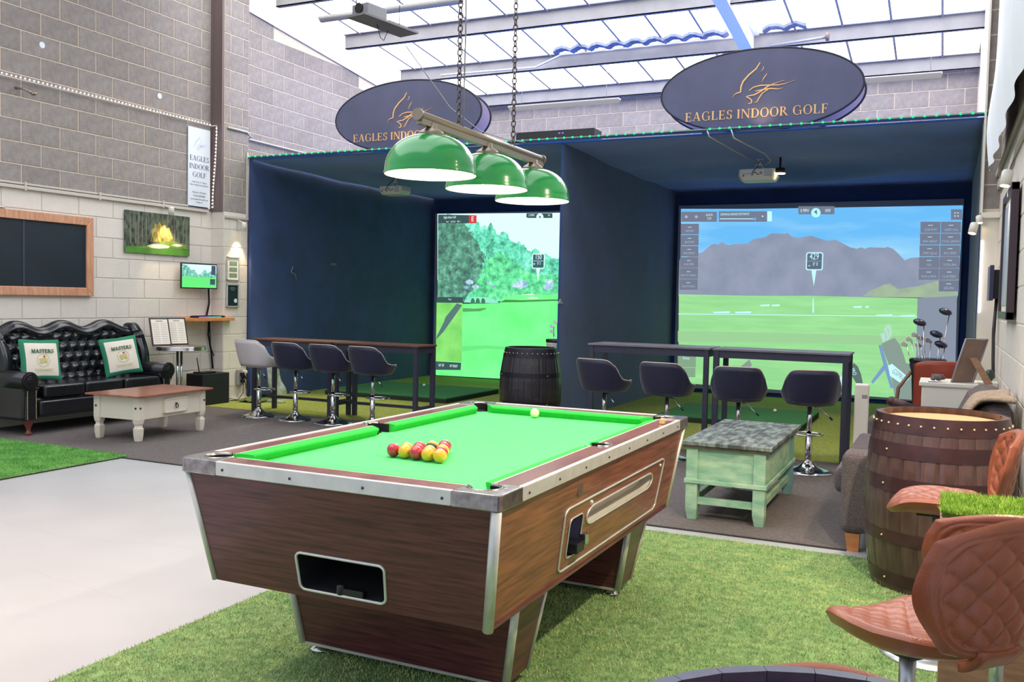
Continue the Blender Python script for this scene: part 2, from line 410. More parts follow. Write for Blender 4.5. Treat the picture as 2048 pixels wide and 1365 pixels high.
# block meshes shared by all walls
PZ = .2222; PY = .4475
def block_mesh(name, L_, mat, t=.0055, h=PZ-.012):
    m = MB(); c = .002
    t = .0035 if 'white' in mat.name else t; m.box(-L_/2, L_/2, -t, 0, -h/2, h/2)
    bm = bmesh.new(); me = bpy.data.meshes.new(name); me.from_pydata(m.v, [], m.f); bm.from_mesh(me)
    bmesh.ops.bevel(bm, geom=[e for e in bm.edges if all(v.co.y < -t/2 for v in e.verts)], offset=c, segments=1, affect='EDGES')
    bmesh.ops.recalc_face_normals(bm, faces=bm.faces); bm.to_mesh(me); bm.free(); me.materials.append(mat); return me
BM = {}
def bm_(L_, mat):
    k = (round(L_, 2), mat.name)
    if k not in BM: BM[k] = block_mesh('block', L_, mat)
    return BM[k]
def z_course(k): return 2.41+PZ*k
def course_blocks(parent, o_, rz, u0, u1, rows, phase, mat, zmax=None):
    """rows: course indices; u runs along the wall from u0 to u1, o_(u) gives the x, y of the wall face"""
    for k in rows:
        ph = phase+(PY/2 if k % 2 else 0)
        a = ph+math.floor((u0-ph)/PY)*PY
        while a < u1-.02:
            l, r = max(a, u0), min(a+PY, u1)
            if r-l > .05:
                zc = z_course(k)+PZ/2
                if zmax is None or zc+PZ*.45 < zmax((l+r)/2):
                    x, y = o_((l+r)/2); q = r-l-.012
                    linked('block', bm_(q, mat), parent, (x, y, zc), (0, 0, rz))
            a += PY
# ---- left wall: painted lower courses, bare blocks above
wl = struct(MB().box(XW-.2, XW, 3.6, YB+.2, 0, 4.5).build('wall_left', m_wmort))
b = MB(); b.hexa([(XW-.2, 3.6, 2.41), (XW+.002, 3.6, 2.41), (XW+.002, YB, 2.41), (XW-.2, YB, 2.41), (XW-.2, 3.6, roofz(3.6)+.22), (XW+.002, 3.6, roofz(3.6)+.22), (XW+.002, YB, roofz(YB)+.22), (XW-.2, YB, roofz(YB)+.22)])
b.build('mortar', m_mortar, wl)
oL = lambda u: (XW+.002, u)
course_blocks(wl, oL, PI/2, 5.55, 8.96, range(-10, 0), 6.29, m_wblock)
course_blocks(wl, oL, PI/2, 5.55, 8.96, range(0, 13), 6.29, m_block, lambda y: roofz(y)+.22)
course_blocks(wl, oL, PI/2, 9.4, 14.0, range(3, 13), 6.29, m_block, lambda y: roofz(y)+.02)
# white lining above the blocks and white soffit strip beside the rooflights
b = MB(); b.hexa([(XW+.02, 8.96, roofz(8.96)-.02), (XW+.03, 8.96, roofz(8.96)-.02), (XW+.03, YB, roofz(YB)-.02), (XW+.02, YB, roofz(YB)-.02),
                  (XW+.02, 8.96, roofz(8.96)+.21), (XW+.03, 8.96, roofz(8.96)+.21), (XW+.03, YB, roofz(YB)+.21), (XW+.02, YB, roofz(YB)+.21)])
for (x0, x1) in ():
    b.hexa([(x0, 8.9, roofz(8.9)+.19), (x1, 8.9, roofz(8.9)+.19), (x1, YB, roofz(YB)+.19), (x0, YB, roofz(YB)+.19), (x0, 8.9, roofz(8.9)+.21), (x1, 8.9, roofz(8.9)+.21), (x1, YB, roofz(YB)+.21), (x0, YB, roofz(YB)+.21)])
struct(b.build('trim_1', m_liner))
b = MB(); b.hexa([(XW+.01, 5, roofz(5)+.1), (XW+.05, 5, roofz(5)+.1), (XW+.05, 8.95, roofz(8.95)+.02), (XW+.01, 8.95, roofz(8.95)+.02), (XW+.01, 5, roofz(5)+.22), (XW+.05, 5, roofz(5)+.22), (XW+.05, 8.95, roofz(8.95)+.22), (XW+.01, 8.95, roofz(8.95)+.22)])
struct(b.build('trim_2', m_liner))
# pier with half blocks, steel column
XP = -8.25
pr = struct(MB().box(XW, XP-.002, 8.94, 9.38, 0, 2.41).build('wall_pier', m_wmort))
MB().box(XW, XP-.002, 8.94, 9.38, 2.41, roofz(9.2)+.2).build('mortar', m_mortar, pr)
for k in range(-10, 13):
    mt = m_wblock if k < 0 else m_block; zc = z_course(k)+PZ/2
    segs = ((8.94, 9.05), (9.05, 9.27), (9.27, 9.38)) if k % 2 else ((8.94, 9.38),)
    for l, r in segs: linked('block', bm_(r-l-.012, mt), pr, (XP-.002, (l+r)/2, zc), (0, 0, PI/2))
    linked('block', bm_(.19, mt), pr, (XW+.1, 8.938, zc), (0, 0, 0))
struct(MB().box(XW+.01, XW+.195, 8.915, 8.93, 2.41, roofz(8.9)+.15).box(XW+.01, XW+.03, 8.90, 8.915, 2.41, roofz(8.9)+.15).box(XW+.18, XW+.195, 8.90, 8.915, 2.41, roofz(8.9)+.15).build('trim_3', m_steel))
b = MB(); b.box(XW, XW+.02, 3.6, 8.96, 0, .12); struct(b.build('baseboard_left', m_white))
# horizontal trunking at the paint line and down the pier
b = MB(); b.box(XW+.009, XW+.04, 4.5, 8.85, 2.385, 2.42); b.box(XW+.009, XW+.028, 4.5, 8.85, 2.43, 2.45)
for y in (6.3, 7.2, 8.1): b.box(XW+.03, XW+.045, y, y+.02, 2.37, 2.46)
tag(b.build('cable_trunking', m_conduit, bevel=.003), 'white cable trunking running along the paint line of the left wall', 'trunking')
b = MB(); b.box(XP+.005, XP+.025, 8.95, 9.42, 2.33, 2.36); b.box(XP+.005, XP+.025, 9.33, 9.36, 2.36, 3.2); tag(b.build('pier_trunking', m_conduit, bevel=.003), 'white trunking across and up the front of the pier', 'trunking')
# ---- back wall
wb = struct(MB().box(XW, XR+.1, YB, YB+.2, 0, roofz(YB)+.25).build('wall_back', m_mortar))
course_blocks(wb, lambda u: (u, YB-.002), 0, XW+.45, .28, range(4, 11), .12, m_block, lambda x: 4.88)
# ---- right wall
wr = struct(MB().box(XR+.002, XR+.2, 1.9, YB, 0, 6).build('wall_right', m_wmort))
course_blocks(wr, lambda u: (XR+.002, u), -PI/2, 4.6, 9.3, range(-10, 0), 6.1, m_wblock)
course_blocks(wr, lambda u: (XR+.002, u), -PI/2, 7.4, 9.3, range(0, 13), 6.1, m_block, lambda y: roofz(y)+.15)
pq = struct(MB().box(.262, XR, 9.35, 9.7, 0, 2.25).build('wall_pier_right', m_white))
MB().box(.262, XR, 9.35, 9.7, 2.25, roofz(9.5)+.2).build('mortar', m_mortar, pq)
for k in range(0, 12): linked('block', bm_(.125, m_block), pq, (.331, 9.352, z_course(k)-.02), None)
MB().box(.245, .262, 9.3, 9.75, 2.25, roofz(9.5)+.2).build('edge_board', m_liner, pq)
MB().box(.25, XR, 9.3, 9.36, 2.2, 2.25).build('ledge', m_white, pq, bevel=.004)
struct(MB().box(.29, XR, 9.7, YB, 3.2, roofz(12)+.2).build('wall_upper_right', m_liner))

# ---- roof: glowing translucent sheets between dark glazing bars, on purlins
cl = struct(MB().hexa([(XW, 1.5, roofz(1.5)+.32), (XR+.1, 1.5, roofz(1.5)+.32), (XR+.1, YB+.2, roofz(YB)+.30), (XW, YB+.2, roofz(YB)+.30),
      (XW, 1.5, roofz(1.5)+.36), (XR+.1, 1.5, roofz(1.5)+.36), (XR+.1, YB+.2, roofz(YB)+.34), (XW, YB+.2, roofz(YB)+.34)]).build('ceiling', m_bar))
ypur = [8.08, 9.60, 11.12, 12.62, 14.04]
me = None
xb = [-.178-.58*k for k in range(14)]
edges_y = ypur
for i in range(len(edges_y)-1):
    y0, y1 = edges_y[i], edges_y[i+1]
    xs = [XR-.12]+xb+[-8.02]
    q = MB(); za, zb_ = roofz(y0)+.2, roofz(y1)+.2
    q.hexa([(XW+.03, y0, za), (-8.03, y0, za), (-8.03, y1, zb_), (XW+.03, y1, zb_), (XW+.03, y0, za+.01), (-8.03, y0, za+.01), (-8.03, y1, zb_+.01), (XW+.03, y1, zb_+.01)]); q.build('glowing_roof_sheet', m_soffit_glow, cl)  # soffit strip at the left wall, glow added; not a real rooflight
    for x1, x0 in zip(xs, xs[1:]):
        if x1-x0 < .05: continue
        q = MB(); z0, z1 = roofz(y0)+.2, roofz(y1)+.2
        q.hexa([(x0+.012, y0, z0), (x1-.012, y0, z0), (x1-.012, y1, z1), (x0+.012, y1, z1), (x0+.012, y0, z0+.01), (x1-.012, y0, z0+.01), (x1-.012, y1, z1+.01), (x0+.012, y1, z1+.01)])
        q.build('glowing_roof_sheet', m_roof, cl)
for x in xb:
    q = MB(); y0, y1 = 8.08, YB
    q.hexa([(x-.014, y0, roofz(y0)+.17), (x+.014, y0, roofz(y0)+.17), (x+.014, y1, roofz(y1)+.17), (x-.014, y1, roofz(y1)+.17), (x-.014, y0, roofz(y0)+.22), (x+.014, y0, roofz(y0)+.22), (x+.014, y1, roofz(y1)+.22), (x-.014, y1, roofz(y1)+.22)])
    q.build('glazing_bar', m_bar, cl)
for i, y in enumerate(ypur):
    z = roofz(y); q = MB()
    x1 = .29
    q.box(-8.0, x1, y-.006, y+.006, z, z+.2); q.box(-8.0, x1, y-.006, y+.06, z, z+.012); q.box(-8.0, x1, y-.06, y+.006, z+.188, z+.2)
    q.build('purlin', m_purlin, cl)
q = MB(); y0, y1 = 8, YB
for dz0, dz1, hw in ((-.16, -.145, .08), (-.145, .18, .008), (.18, .195, .08)):
    q.hexa([(-2.47-hw, y0, roofz(y0)+dz0), (-2.47+hw, y0, roofz(y0)+dz0), (-2.47+hw, y1, roofz(y1)+dz0), (-2.47-hw, y1, roofz(y1)+dz0), (-2.47-hw, y0, roofz(y0)+dz1), (-2.47+hw, y0, roofz(y0)+dz1), (-2.47+hw, y1, roofz(y1)+dz1), (-2.47-hw, y1, roofz(y1)+dz1)])
q.build('rafter', M('white_rafter', (244, 244, 250), .5), cl)
# torn corrugated sheet edge above the third purlin, with cobwebs
for xa, xc in ((-5.25, -2.75), (-2.3, -1.75)):
    q = MB(); n = int((xc-xa)/.03)
    pts = [(xa+(xc-xa)*i/n, .05*abs(math.sin((xc-xa)*i/n*PI/.27))**.8+random.uniform(0, .012)) for i in range(n+1)]
    y = 12.3; z = roofz(y)+.12
    q.add([(u, y, z+v-.015) for u, v in pts]+[(u, y, z+v+.022) for u, v in pts]+[(u, y+.15, z+v-.02) for u, v in pts], [(i, i+1, n+2+i, n+1+i) for i in range(n)]+[(i, i+1, 2*n+3+i, 2*n+2+i) for i in range(n)])
    q.build('corrugated_edge', m_corr, cl, solid=.004)
# conduit pipe along purlin
q = MB(); q.tube([(-7.2, 12.5, roofz(12.5)+.02), (-5.6, 12.5, roofz(12.5)+.0), (-5.2, 12.5, roofz(12.5)+.14), (-2.6, 12.5, roofz(12.5)+.14)], .015); q.build('conduit', m_conduit, cl)

# ---- simulator bay: black cloth box
YF, ZT = 9.36, 3.13
b = MB()
def bay_ceil(u, v):
    x = XW+.3+(XR-.14-XW-.3)*u; y = YF+(13.98-YF)*v
    z = ZT-.02+.006*math.sin(y*4.6+x*.35)-.035*math.sin(PI*v)-(.14*math.exp(-((x+1.6)/1.0)**2)*math.exp(-((y-12.2)/.45)**2))
    return (x, y, z)
b.grid(bay_ceil, 90, 70); struct(b.build('ceiling_bay', M('lit_ceiling_cloth', (34, 92, 190), .95, var=.15, vs_=2, bump=.3, bs=90, sheen=.3), solid=.01))  # same black cloth as the walls; bluish light is put into its colour
struct(MB().box(-8.22, -8.17, YF, 13.98, 0, ZT).build('wall_bay_left', m_cloth))
struct(MB().box(.255, .285, YF+.35, 13.98, 0, ZT).build('wall_bay_right', m_cloth))
dv = struct(MB().box(-3.875, -3.85, YF+.03, 13.98, 0, ZT-.01).build('wall_divider', m_cloth))
struct(MB().box(-8.2, .28, 13.985, 14.06, 0, ZT).build('wall_bay_back', m_cloth))
# front edge beam with LED strip
eb = struct(MB().box(-8.22, .27, YF-.02, YF+.02, ZT-.01, ZT+.018).build('trim_4', m_cloth))
t = thing('led_strip', 'green LED strip along the top front edge of the black bays', 'light strip', (0, YF-.026, ZT+.015))
MB().box(-8.2, .26, -.003, .003, -.006, .006).build('tape', m_strip, t)
q = MB(); n = 86
for i in range(n):
    x = -8.19+8.44*i/(n-1)
    if -2.55 < x < -2.25: continue
    q.sphere((x, -.008, 0), .011, 5)
q.build('led', m_ledg, t, kind='stuff')
area('led_wash', (-4, YF-.04, ZT-.02), (PI, 0, 0), 8.3, .02, .5, (.2, 1, .6)).rotation_euler = (math.radians(10), 0, 0)
# small hook marks on the bay side wall
q = MB(); a = on_x(588, 545, -8.168); c = on_x(667, 529, -8.168); q.box(-8.169, -8.16, c.y-.07, c.y+.07, c.z-.02, c.z+.02)
tag(q.build('cloth_patch', M('patch', (110, 112, 116), .8)), 'small grey patch on the black side wall of the left bay', 'patch')
q = MB(); q.tube([(-8.16, a.y-.03, a.z+.08), (-8.16, a.y-.07, a.z), (-8.16, a.y, a.z-.02), (-8.16, a.y+.05, a.z-.1)], .008)
tag(q.build('cloth_hook', m_grey), 'thin bent grey hook hanging on the left bay side wall', 'hook')
a = on_x(1120, 605, -3.845); q = MB(); q.prism([(a.y-.06, a.z-.015), (a.y+.08, a.z-.015), (a.y+.01, a.z+.035)], 'x', -3.85, -3.842)
tag(q.build('wall_sensor', m_grey), 'small grey triangular bracket on the divider beside the left screen', 'bracket')

# ================================================================== SCREENS (projected pictures)
def emis(name, rgb, **k): return M(name, rgb, .9, emit=k.pop('e', 1.0), **k)
def flat(name, px, Y, mat, parent, off=0, label=None):
    pts = [on_y(x, y, Y) for x, y in px]
    q = MB(); n = len(pts)
    q.add([(p.x, Y-off, p.z) for p in pts], [tuple(range(n))]); return q.build(name, mat, parent, label=label, fix=False)
def plane_text(s_, px, py, h, Y, off, mat, parent, sx=.68):
    p = on_y(px, py, Y); return text(s_, h, mat, parent, (p.x, Y-off, p.z), sx=sx)
YS = 13.94
K = .95
# --- right screen
sr = thing('right_projection_screen', 'wide projected screen in the right bay showing mountains and 429 marker', 'screen')
a, c = on_y(1357, 790, YS), on_y(1928, 402, YS)
MB().box(-3.78, .165, YS, YS+.03, .07, 2.87).build('screen_fabric', M('screen_fabric', (150, 156, 176), .9), sr)
e_sky = emis('r_sky', (104, 182, 238), rgb2=(164, 216, 240), vs_=1.1, stretch=(.5, 1, 2.2), thresh=(.45, .78), e=K); e_mtn = emis('r_mountain', (132, 142, 164), rgb2=(146, 154, 176), vs_=3, e=K)
e_cloud = emis('r_cloud', (172, 224, 240), e=K)
e_gr = emis('r_grass', (142, 208, 140), rgb2=(156, 220, 150), vs_=5, stretch=(.3, 1, 3), e=K); e_gr2 = emis('r_grass_dark', (150, 200, 146), e=K)
e_hill = emis('r_hill', (146, 166, 150), rgb2=(160, 182, 150), vs_=6, e=K); e_pan = emis('r_panel', (112, 120, 140), e=K); e_ui = emis('r_ui', (190, 240, 246), e=K); e_uid = emis('r_ui_dim', (160, 176, 194), e=K)
e_void = emis('r_void', (132, 142, 160), e=K)
R_ = lambda n, px, m, o: flat(n, px, YS, m, sr, o)
R_('sky', [(1362, 592), (1362, 418), (1500, 418), (1640, 416), (1926, 411), (1916, 592)], e_sky, .002)
for k, pt in enumerate(() if True else ([(1520, 463), (1535, 458), (1545, 470), (1522, 470)], [(1550, 455), (1580, 450), (1620, 462), (1660, 466), (1700, 475), (1742, 492), (1700, 497), (1640, 475), (1590, 470), (1550, 464)], [(1398, 487), (1412, 488), (1414, 500), (1398, 505)])):
    R_('cloud', pt, e_cloud, .003)
mt = [(1357, 592), (1359, 520), (1397, 507), (1405, 505), (1422, 490), (1430, 488), (1437, 490), (1443, 484), (1450, 488), (1459, 491), (1466, 489), (1496, 487), (1506, 479), (1530, 475), (1543, 467), (1570, 468), (1576, 466), (1584, 474), (1598, 476), (1622, 472), (1641, 478), (1655, 482), (1672, 480), (1700, 495), (1714, 498), (1722, 495), (1730, 498), (1738, 495), (1770, 496), (1775, 494), (1786, 498), (1796, 507), (1809, 521), (1822, 516), (1840, 515), (1916, 512), (1915, 596)]
R_('mountain', mt, e_mtn, .004)
R_('hill', [(1725, 592), (1745, 580), (1768, 570), (1780, 568), (1795, 578), (1835, 573), (1875, 562), (1915, 558), (1914, 597), (1750, 594)], e_hill, .005)
R_('grass', [(1357, 766), (1358, 589), (1500, 592), (1620, 592), (1835, 597), (1905, 598), (1840, 800), (1825, 799)], e_gr, .006)
R_('grass_band', [(1356, 662), (1620, 668), (1838, 673), (1838, 692), (1600, 686), (1356, 684)], e_gr2, .007)
R_('grey_band', [(1835, 597), (1914, 592), (1909, 806), (1830, 800)], e_void, .0075)
R_('range_line', [(1357, 627.5), (1834, 632.5), (1834, 634), (1357, 629)], e_ui, .008)
R_('range_line', [(1625.5, 596), (1627, 596), (1628.5, 626), (1625, 626)], e_ui, .0085)
for x0, x1, y in ((1426, 1460, 624), (1470, 1503, 624), (1520, 1540, 610), (1543, 1560, 610), (1706, 1724, 613), (1730, 1738, 613), (1752, 1785, 630), (1800, 1830, 631)):
    R_('range_number', [(x0, y), (x1, y-1), (x1-1, y+3), (x0+2, y+3)], e_ui, .0085)
def ui(x0, y0, x1, y1, m=None, o=.010): return flat('ui_panel', [(x0, y1), (x1, y1), (x1, y0), (x0, y0)][::1], YS, m or e_pan, sr, o)
ui(1363, 424, 1434, 444); ui(1438, 423, 1534, 444); ui(1535, 423, 1544, 443, e_ui); ui(1440, 437.5, 1507, 439, e_ui, .012)
plane_text('QUICK', 1419, 430.5, .05, YS, .013, e_ui, sr); plane_text('CTP', 1419, 438, .05, YS, .013, e_ui, sr)
plane_text('DRIVING RANGE DISTANCE', 1470, 429, .05, YS, .013, e_ui, sr)
for x, y, r in ((1373, 434, 3), (1393, 434, 3), (1510, 438.5, 3.4)):
    flat('ui_icon', [(x+r*math.cos(i*PI/5), y+r*math.sin(i*PI/5)) for i in range(10)][::-1], YS, e_uid if r == 3 else emis('r_knob', (96, 160, 222), e=K), sr, .0135)
flat('ui_icon', [(1523, 432), (1528, 432), (1525.5, 435)][::-1], YS, e_ui, sr, .0135)
ui(1597, 413, 1669, 429); plane_text('0 MPH', 1609.5, 422, .07, YS, .013, e_ui, sr, .6); plane_text('NW', 1656, 422, .07, YS, .013, e_ui, sr, .6)
flat('compass', [(1632+9.5*math.cos(i*PI/10), 426+9.5*math.sin(i*PI/10)) for i in range(20)][::-1], YS, emis('r_compass', (176, 236, 240), e=K), sr, .014)
flat('compass_arrow', [(1628, 424), (1634, 420), (1634.5, 430)][::-1], YS, emis('r_arrow', (80, 130, 160), e=K), sr, .016)
for k, s_ in enumerate(('SIDE SPIN', 'BACK SPIN', 'PEAK HEIGHT', 'CLUB SPEED', 'FACE TO TARGET', 'FACE TO PATH')):
    y = 448+k*22.2; ui(1362-k*.5, y, 1398-k*.5, y+21)
    plane_text('---', 1380-k*.6, y+6, .09, YS, .013, e_ui, sr); plane_text(s_, 1380-k*.6, y+14.5, .045, YS, .013, e_uid, sr, .66)
for c_, (x, lst) in enumerate(((1861, ('CLUB PATH', 'PEAK HEIGHT', 'CARRY (game)', 'HLA', 'FACE to PATH')), (1902, ('CARRY (raw)', 'TOTAL LENGTH', 'BALL SPEED', 'TOTAL SPIN', 'CLUB SPEED', 'SIDE SPIN')))):
    for k, s_ in enumerate(lst):
        y = 444+k*23.4; xx = x-k*.9; ui(xx-20, y, xx+20, y+22.3)
        plane_text('---', xx, y+6, .09, YS, .013, e_ui, sr); plane_text(s_, xx, y+16, .045, YS, .013, e_uid, sr, .66)
ui(1902, 419, 1924, 440, None, .010)
for dx, dy in ((-3, -3), (3, -3), (-3, 3), (3, 3)): ui(1913+dx-1.2, 429.5+dy-1.2, 1913+dx+1.2, 429.5+dy+1.2, e_ui, .014)
q = MB(); pa, pb = on_y(1611.5, 541, YS), on_y(1647, 505, YS)
q.prism(rrect(pa.x, pb.x, pa.z, pb.z, .03), 'y', YS-.016, YS-.012); q.build('marker_border', e_ui, sr)
q = MB(); q.prism(rrect(pa.x+.016, pb.x-.016, pa.z+.016, pb.z-.016, .02), 'y', YS-.019, YS-.012); q.build('marker_panel', emis('r_marker', (92, 106, 128), e=K), sr)
plane_text('429', 1629, 514, .13, YS, .021, e_ui, sr); plane_text("0' 0", 1631, 529, .07, YS, .021, e_ui, sr)
ui(1615, 522.4, 1643, 523.2, e_uid, .021); flat('marker_arrow', [(1616, 533), (1621.5, 533), (1618.8, 530)], YS, emis('r_green', (150, 230, 150), e=K), sr, .021)
flat('marker_pointer', [(1623, 541), (1628, 573), (1633, 541)], YS, e_ui, sr, .015)
ui(1356, 710, 1392, 735, emis('r_driver', (128, 160, 132), e=K)); ui(1356, 736, 1391, 755, emis('r_driver', (128, 160, 132), e=K)); plane_text('Driver', 1373, 717, .06, YS, .013, e_ui, sr)
e_bag = emis('r_bag', (132, 150, 142), e=K); e_stand = emis('r_stand', (118, 152, 190), e=K)
R_('projected_bag', [(1763, 688), (1789, 676), (1800, 690), (1808, 712), (1812, 726), (1824, 730), (1818, 745), (1827, 770), (1825, 800), (1790, 798), (1780, 735), (1772, 715), (1766, 700)], e_bag, .0085)
R_('projected_stand', [(1757, 691), (1763, 690), (1775, 730), (1787, 776), (1781, 777), (1770, 740), (1746, 768), (1742, 764), (1767, 730)], e_stand, .009)
R_('projected_tag', [(1776, 732), (1784, 728), (1819, 757), (1806, 770), (1780, 752)], e_ui, .0095)
plane_text('GSPRO', 1798, 751, .10, YS, .0105, e_bag, sr).rotation_euler = (PI/2, math.radians(38), 0)
R_('projected_tag', [(1673, 762), (1703, 733), (1709, 742), (1680, 775)], e_ui, .0088)
R_('projected_headcover', [(1703, 733), (1708, 726), (1716, 734), (1722, 748), (1728, 778), (1714, 770), (1704, 752)], emis('r_cover', (92, 110, 108), e=K), .0092)
plane_text('PRO', 1707, 744, .08, YS, .0105, e_ui, sr).rotation_euler = (PI/2, math.radians(65), 0)
R_('projected_headcover', [(1479, 736), (1499, 719), (1504, 730), (1498, 741)], e_bag, .009)
e_shoe = emis('r_club', (176, 214, 200), e=K)
for pt in ([(1768, 655), (1776, 649), (1782, 652), (1784, 665), (1783, 674), (1779, 676), (1779, 662), (1775, 655)], [(1767, 657), (1773, 655), (1778, 668), (1779, 678), (1773, 682), (1773, 668)], [(1760, 668), (1770, 665), (1772, 682), (1766, 685)]):
    R_('projected_club', pt, e_shoe, .0093)
# --- left screen
sl = thing('left_projection_screen', 'projected screen in the left bay showing a tree-lined fairway and 150 marker', 'screen')
MB().box(-8.09, -4.05, YS, YS+.03, .05, 2.84).build('screen_fabric', M('screen_fabric', (150, 156, 176), .9), sl)
L_ = lambda n, px, m, o: flat(n, px, YS, m, sl, o)
xr = 1200
KL = 1.0
L_('sky', [(875, 560), (875, 428), (1107, 426), (xr, 424), (xr, 560)], emis('l_sky', (214, 246, 246), e=KL), .002)
T_ = lambda x, y: (860+x/3.793, 400+y/3.793)
tr = [(58, 770), (62, 112), (190, 118), (300, 135), (360, 160), (380, 205), (410, 195), (440, 205), (462, 170), (480, 215), (500, 235), (520, 275), (540, 245), (560, 238), (590, 262), (605, 300), (612, 312), (650, 330), (682, 318), (700, 345), (715, 335), (735, 380), (770, 400), (785, 378), (802, 370), (830, 395), (845, 430), (880, 408), (925, 445), (1000, 440), (1100, 470), (1280, 430), (1280, 770)]
# the wood: three noise-mixed foliage tones
def foliage(name, a, b_, c_, sc, e=KL):
    m = bpy.data.materials.new(name); m.use_nodes = True; nt = m.node_tree; N = nt.nodes; L = nt.links; bs = N['Principled BSDF']
    bs.inputs['Base Color'].default_value = (.02, .02, .02, 1); bs.inputs['Specular IOR Level'].default_value = 0
    tc = N.new('ShaderNodeTexCoord'); n1 = N.new('ShaderNodeTexNoise'); n1.inputs['Scale'].default_value = sc; n1.inputs['Detail'].default_value = 9; n1.inputs['Roughness'].default_value = .7
    L.new(tc.outputs['Object'], n1.inputs['Vector']); r = N.new('ShaderNodeValToRGB'); r.color_ramp.elements[0].position = .36; r.color_ramp.elements[1].position = .66
    r.color_ramp.elements[0].color = (*lin(a), 1); r.color_ramp.elements[1].color = (*lin(c_), 1); k = r.color_ramp.elements.new(.5); k.color = (*lin(b_), 1)
    L.new(n1.outputs['Fac'], r.inputs[0]); L.new(r.outputs[0], bs.inputs['Emission Color']); bs.inputs['Emission Strength'].default_value = e; return m
f1 = foliage('l_wood', (74, 140, 118), (100, 216, 176), (160, 250, 232), 9); f2 = foliage('l_dark_wood', (66, 96, 90), (86, 142, 122), (124, 196, 164), 10); f3 = foliage('l_mid_wood', (74, 150, 112), (98, 218, 150), (140, 250, 180), 11)
f_bl = foliage('l_blossom', (120, 170, 180), (170, 200, 232), (226, 244, 250), 9)
rs = random.Random(3)
def rough(pts, amp, step=14, skip=()):
    out = []
    for i, (x0, y0) in enumerate(pts):
        x1, y1 = pts[(i+1) % len(pts)]; n = max(1, int(math.hypot(x1-x0, y1-y0)/step))
        for k in range(n):
            t = k/n; x, y = x0+(x1-x0)*t, y0+(y1-y0)*t
            if y < 700 and x > 75 and k: x += rs.uniform(-amp, amp); y += rs.uniform(-amp, amp)
            out.append((x, y))
    return out
L_('wood', [T_(*p) for p in rough(tr, 6, 9)], f1, .003)
L_('dark_wood', [T_(*p) for p in rough([(58, 770), (62, 112), (190, 118), (240, 170), (290, 215), (330, 280), (370, 340), (420, 420), (400, 500), (430, 560), (380, 640), (300, 700), (260, 770)], 16, 10)], f2, .0035)
L_('mid_wood', [T_(*p) for p in rough([(300, 770), (340, 660), (400, 520), (450, 440), (540, 400), (640, 470), (700, 520), (780, 560), (1280, 600), (1280, 770)], 16, 10)], f3, .004)
for x, y, r in ((300, 625, 30), (345, 660, 26), (275, 665, 18), (450, 630, 18), (480, 660, 16), (690, 640, 52), (640, 650, 20), (905, 620, 32), (900, 660, 40)):
    pts = [T_(x+r*(1+.25*math.sin(i*2.7+x))*math.cos(i*PI/8), y+r*.6*(1+.25*math.cos(i*3.1))*math.sin(i*PI/8)) for i in range(16)]
    L_('blossom', pts[::-1], f_bl, .005)
L_('fairway', [T_(*p) for p in [(45, 1330), (55, 785), (250, 790), (530, 785), (550, 740), (640, 722), (760, 715), (920, 722), (1280, 715), (1280, 1400)]], emis('l_grass', (106, 240, 128), rgb2=(126, 252, 150), vs_=2.5, e=KL), .0055)
L_('brook', [T_(*p) for p in [(530, 778), (570, 758), (700, 762), (920, 756), (1280, 752), (1280, 764), (920, 768), (700, 776)]], emis('l_brook', (60, 140, 70), e=KL), .006)
L_('bunker', [T_(*p) for p in [(735, 744), (775, 736), (825, 740), (820, 752), (770, 752)]], emis('l_sand', (196, 244, 206), e=KL), .006)
L_('bunker', [T_(*p) for p in [(690, 719), (750, 712), (800, 716), (780, 724)]], emis('l_sand', (196, 244, 206), e=KL), .006)
L_('stone_bridge', [T_(*p) for p in [(255, 778), (290, 748), (340, 738), (420, 738), (480, 752), (528, 782), (480, 784)]], emis('l_bridge', (140, 224, 196), e=KL), .0062)
for x in (326, 364, 405): L_('bridge_arch', [T_(x-15, 788), T_(x+16, 788), T_(x+14, 762), T_(x+4, 746), T_(x-8, 748), T_(x-15, 765)], emis('l_arch', (58, 122, 84), e=KL), .0066)
L_('shadow_patch', [T_(*p) for p in [(250, 822), (340, 826), (420, 820), (430, 828), (380, 846), (250, 850)]], emis('l_shadowpatch', (84, 160, 92), e=KL), .0062)
L_('fairway_band', [T_(*p) for p in [(245, 1110), (420, 1105), (600, 1115), (600, 1140), (420, 1130), (245, 1150)]], emis('l_band', (104, 220, 124), e=KL), .0062)
L_('map_panel', [T_(*p) for p in [(45, 1225), (52, 780), (248, 782), (242, 1230)]], emis('l_map', (112, 200, 92), rgb2=(140, 224, 120), vs_=3, e=KL), .007)
L_('map_river', [T_(*p) for p in [(50, 1060), (55, 1030), (108, 925), (120, 890), (205, 785), (245, 800), (190, 880), (105, 1000)]], emis('l_river', (84, 116, 116), e=KL), .0075)
L_('ui_panel', [T_(*p) for p in [(50, 780), (52, 738), (252, 738), (250, 782)]], emis('l_panel', (56, 84, 84), e=KL), .0078)
L_('ui_panel', [T_(*p) for p in [(42, 1290), (44, 1226), (238, 1236), (234, 1292)]], emis('l_panel', (56, 84, 84), e=KL), .0078)
L_('ui_panel', [T_(*p) for p in [(62, 178), (64, 112), (296, 116), (296, 178)]], emis('l_panel', (56, 84, 84), e=KL), .0078)
L_('score_tile', [T_(*p) for p in [(296, 178), (296, 116), (355, 118), (354, 178)]], emis('l_red', (206, 60, 64), e=KL), .008)
L_('ui_panel', [T_(*p) for p in [(732, 132), (734, 102), (930, 102), (930, 138), (745, 138)]], emis('l_panel', (56, 84, 84), e=KL), .0078)
L_('compass', [T_(835+27*math.cos(i*PI/9), 130+27*math.sin(i*PI/9)) for i in range(18)][::-1], emis('l_ui', (220, 246, 246), e=KL), .0085)
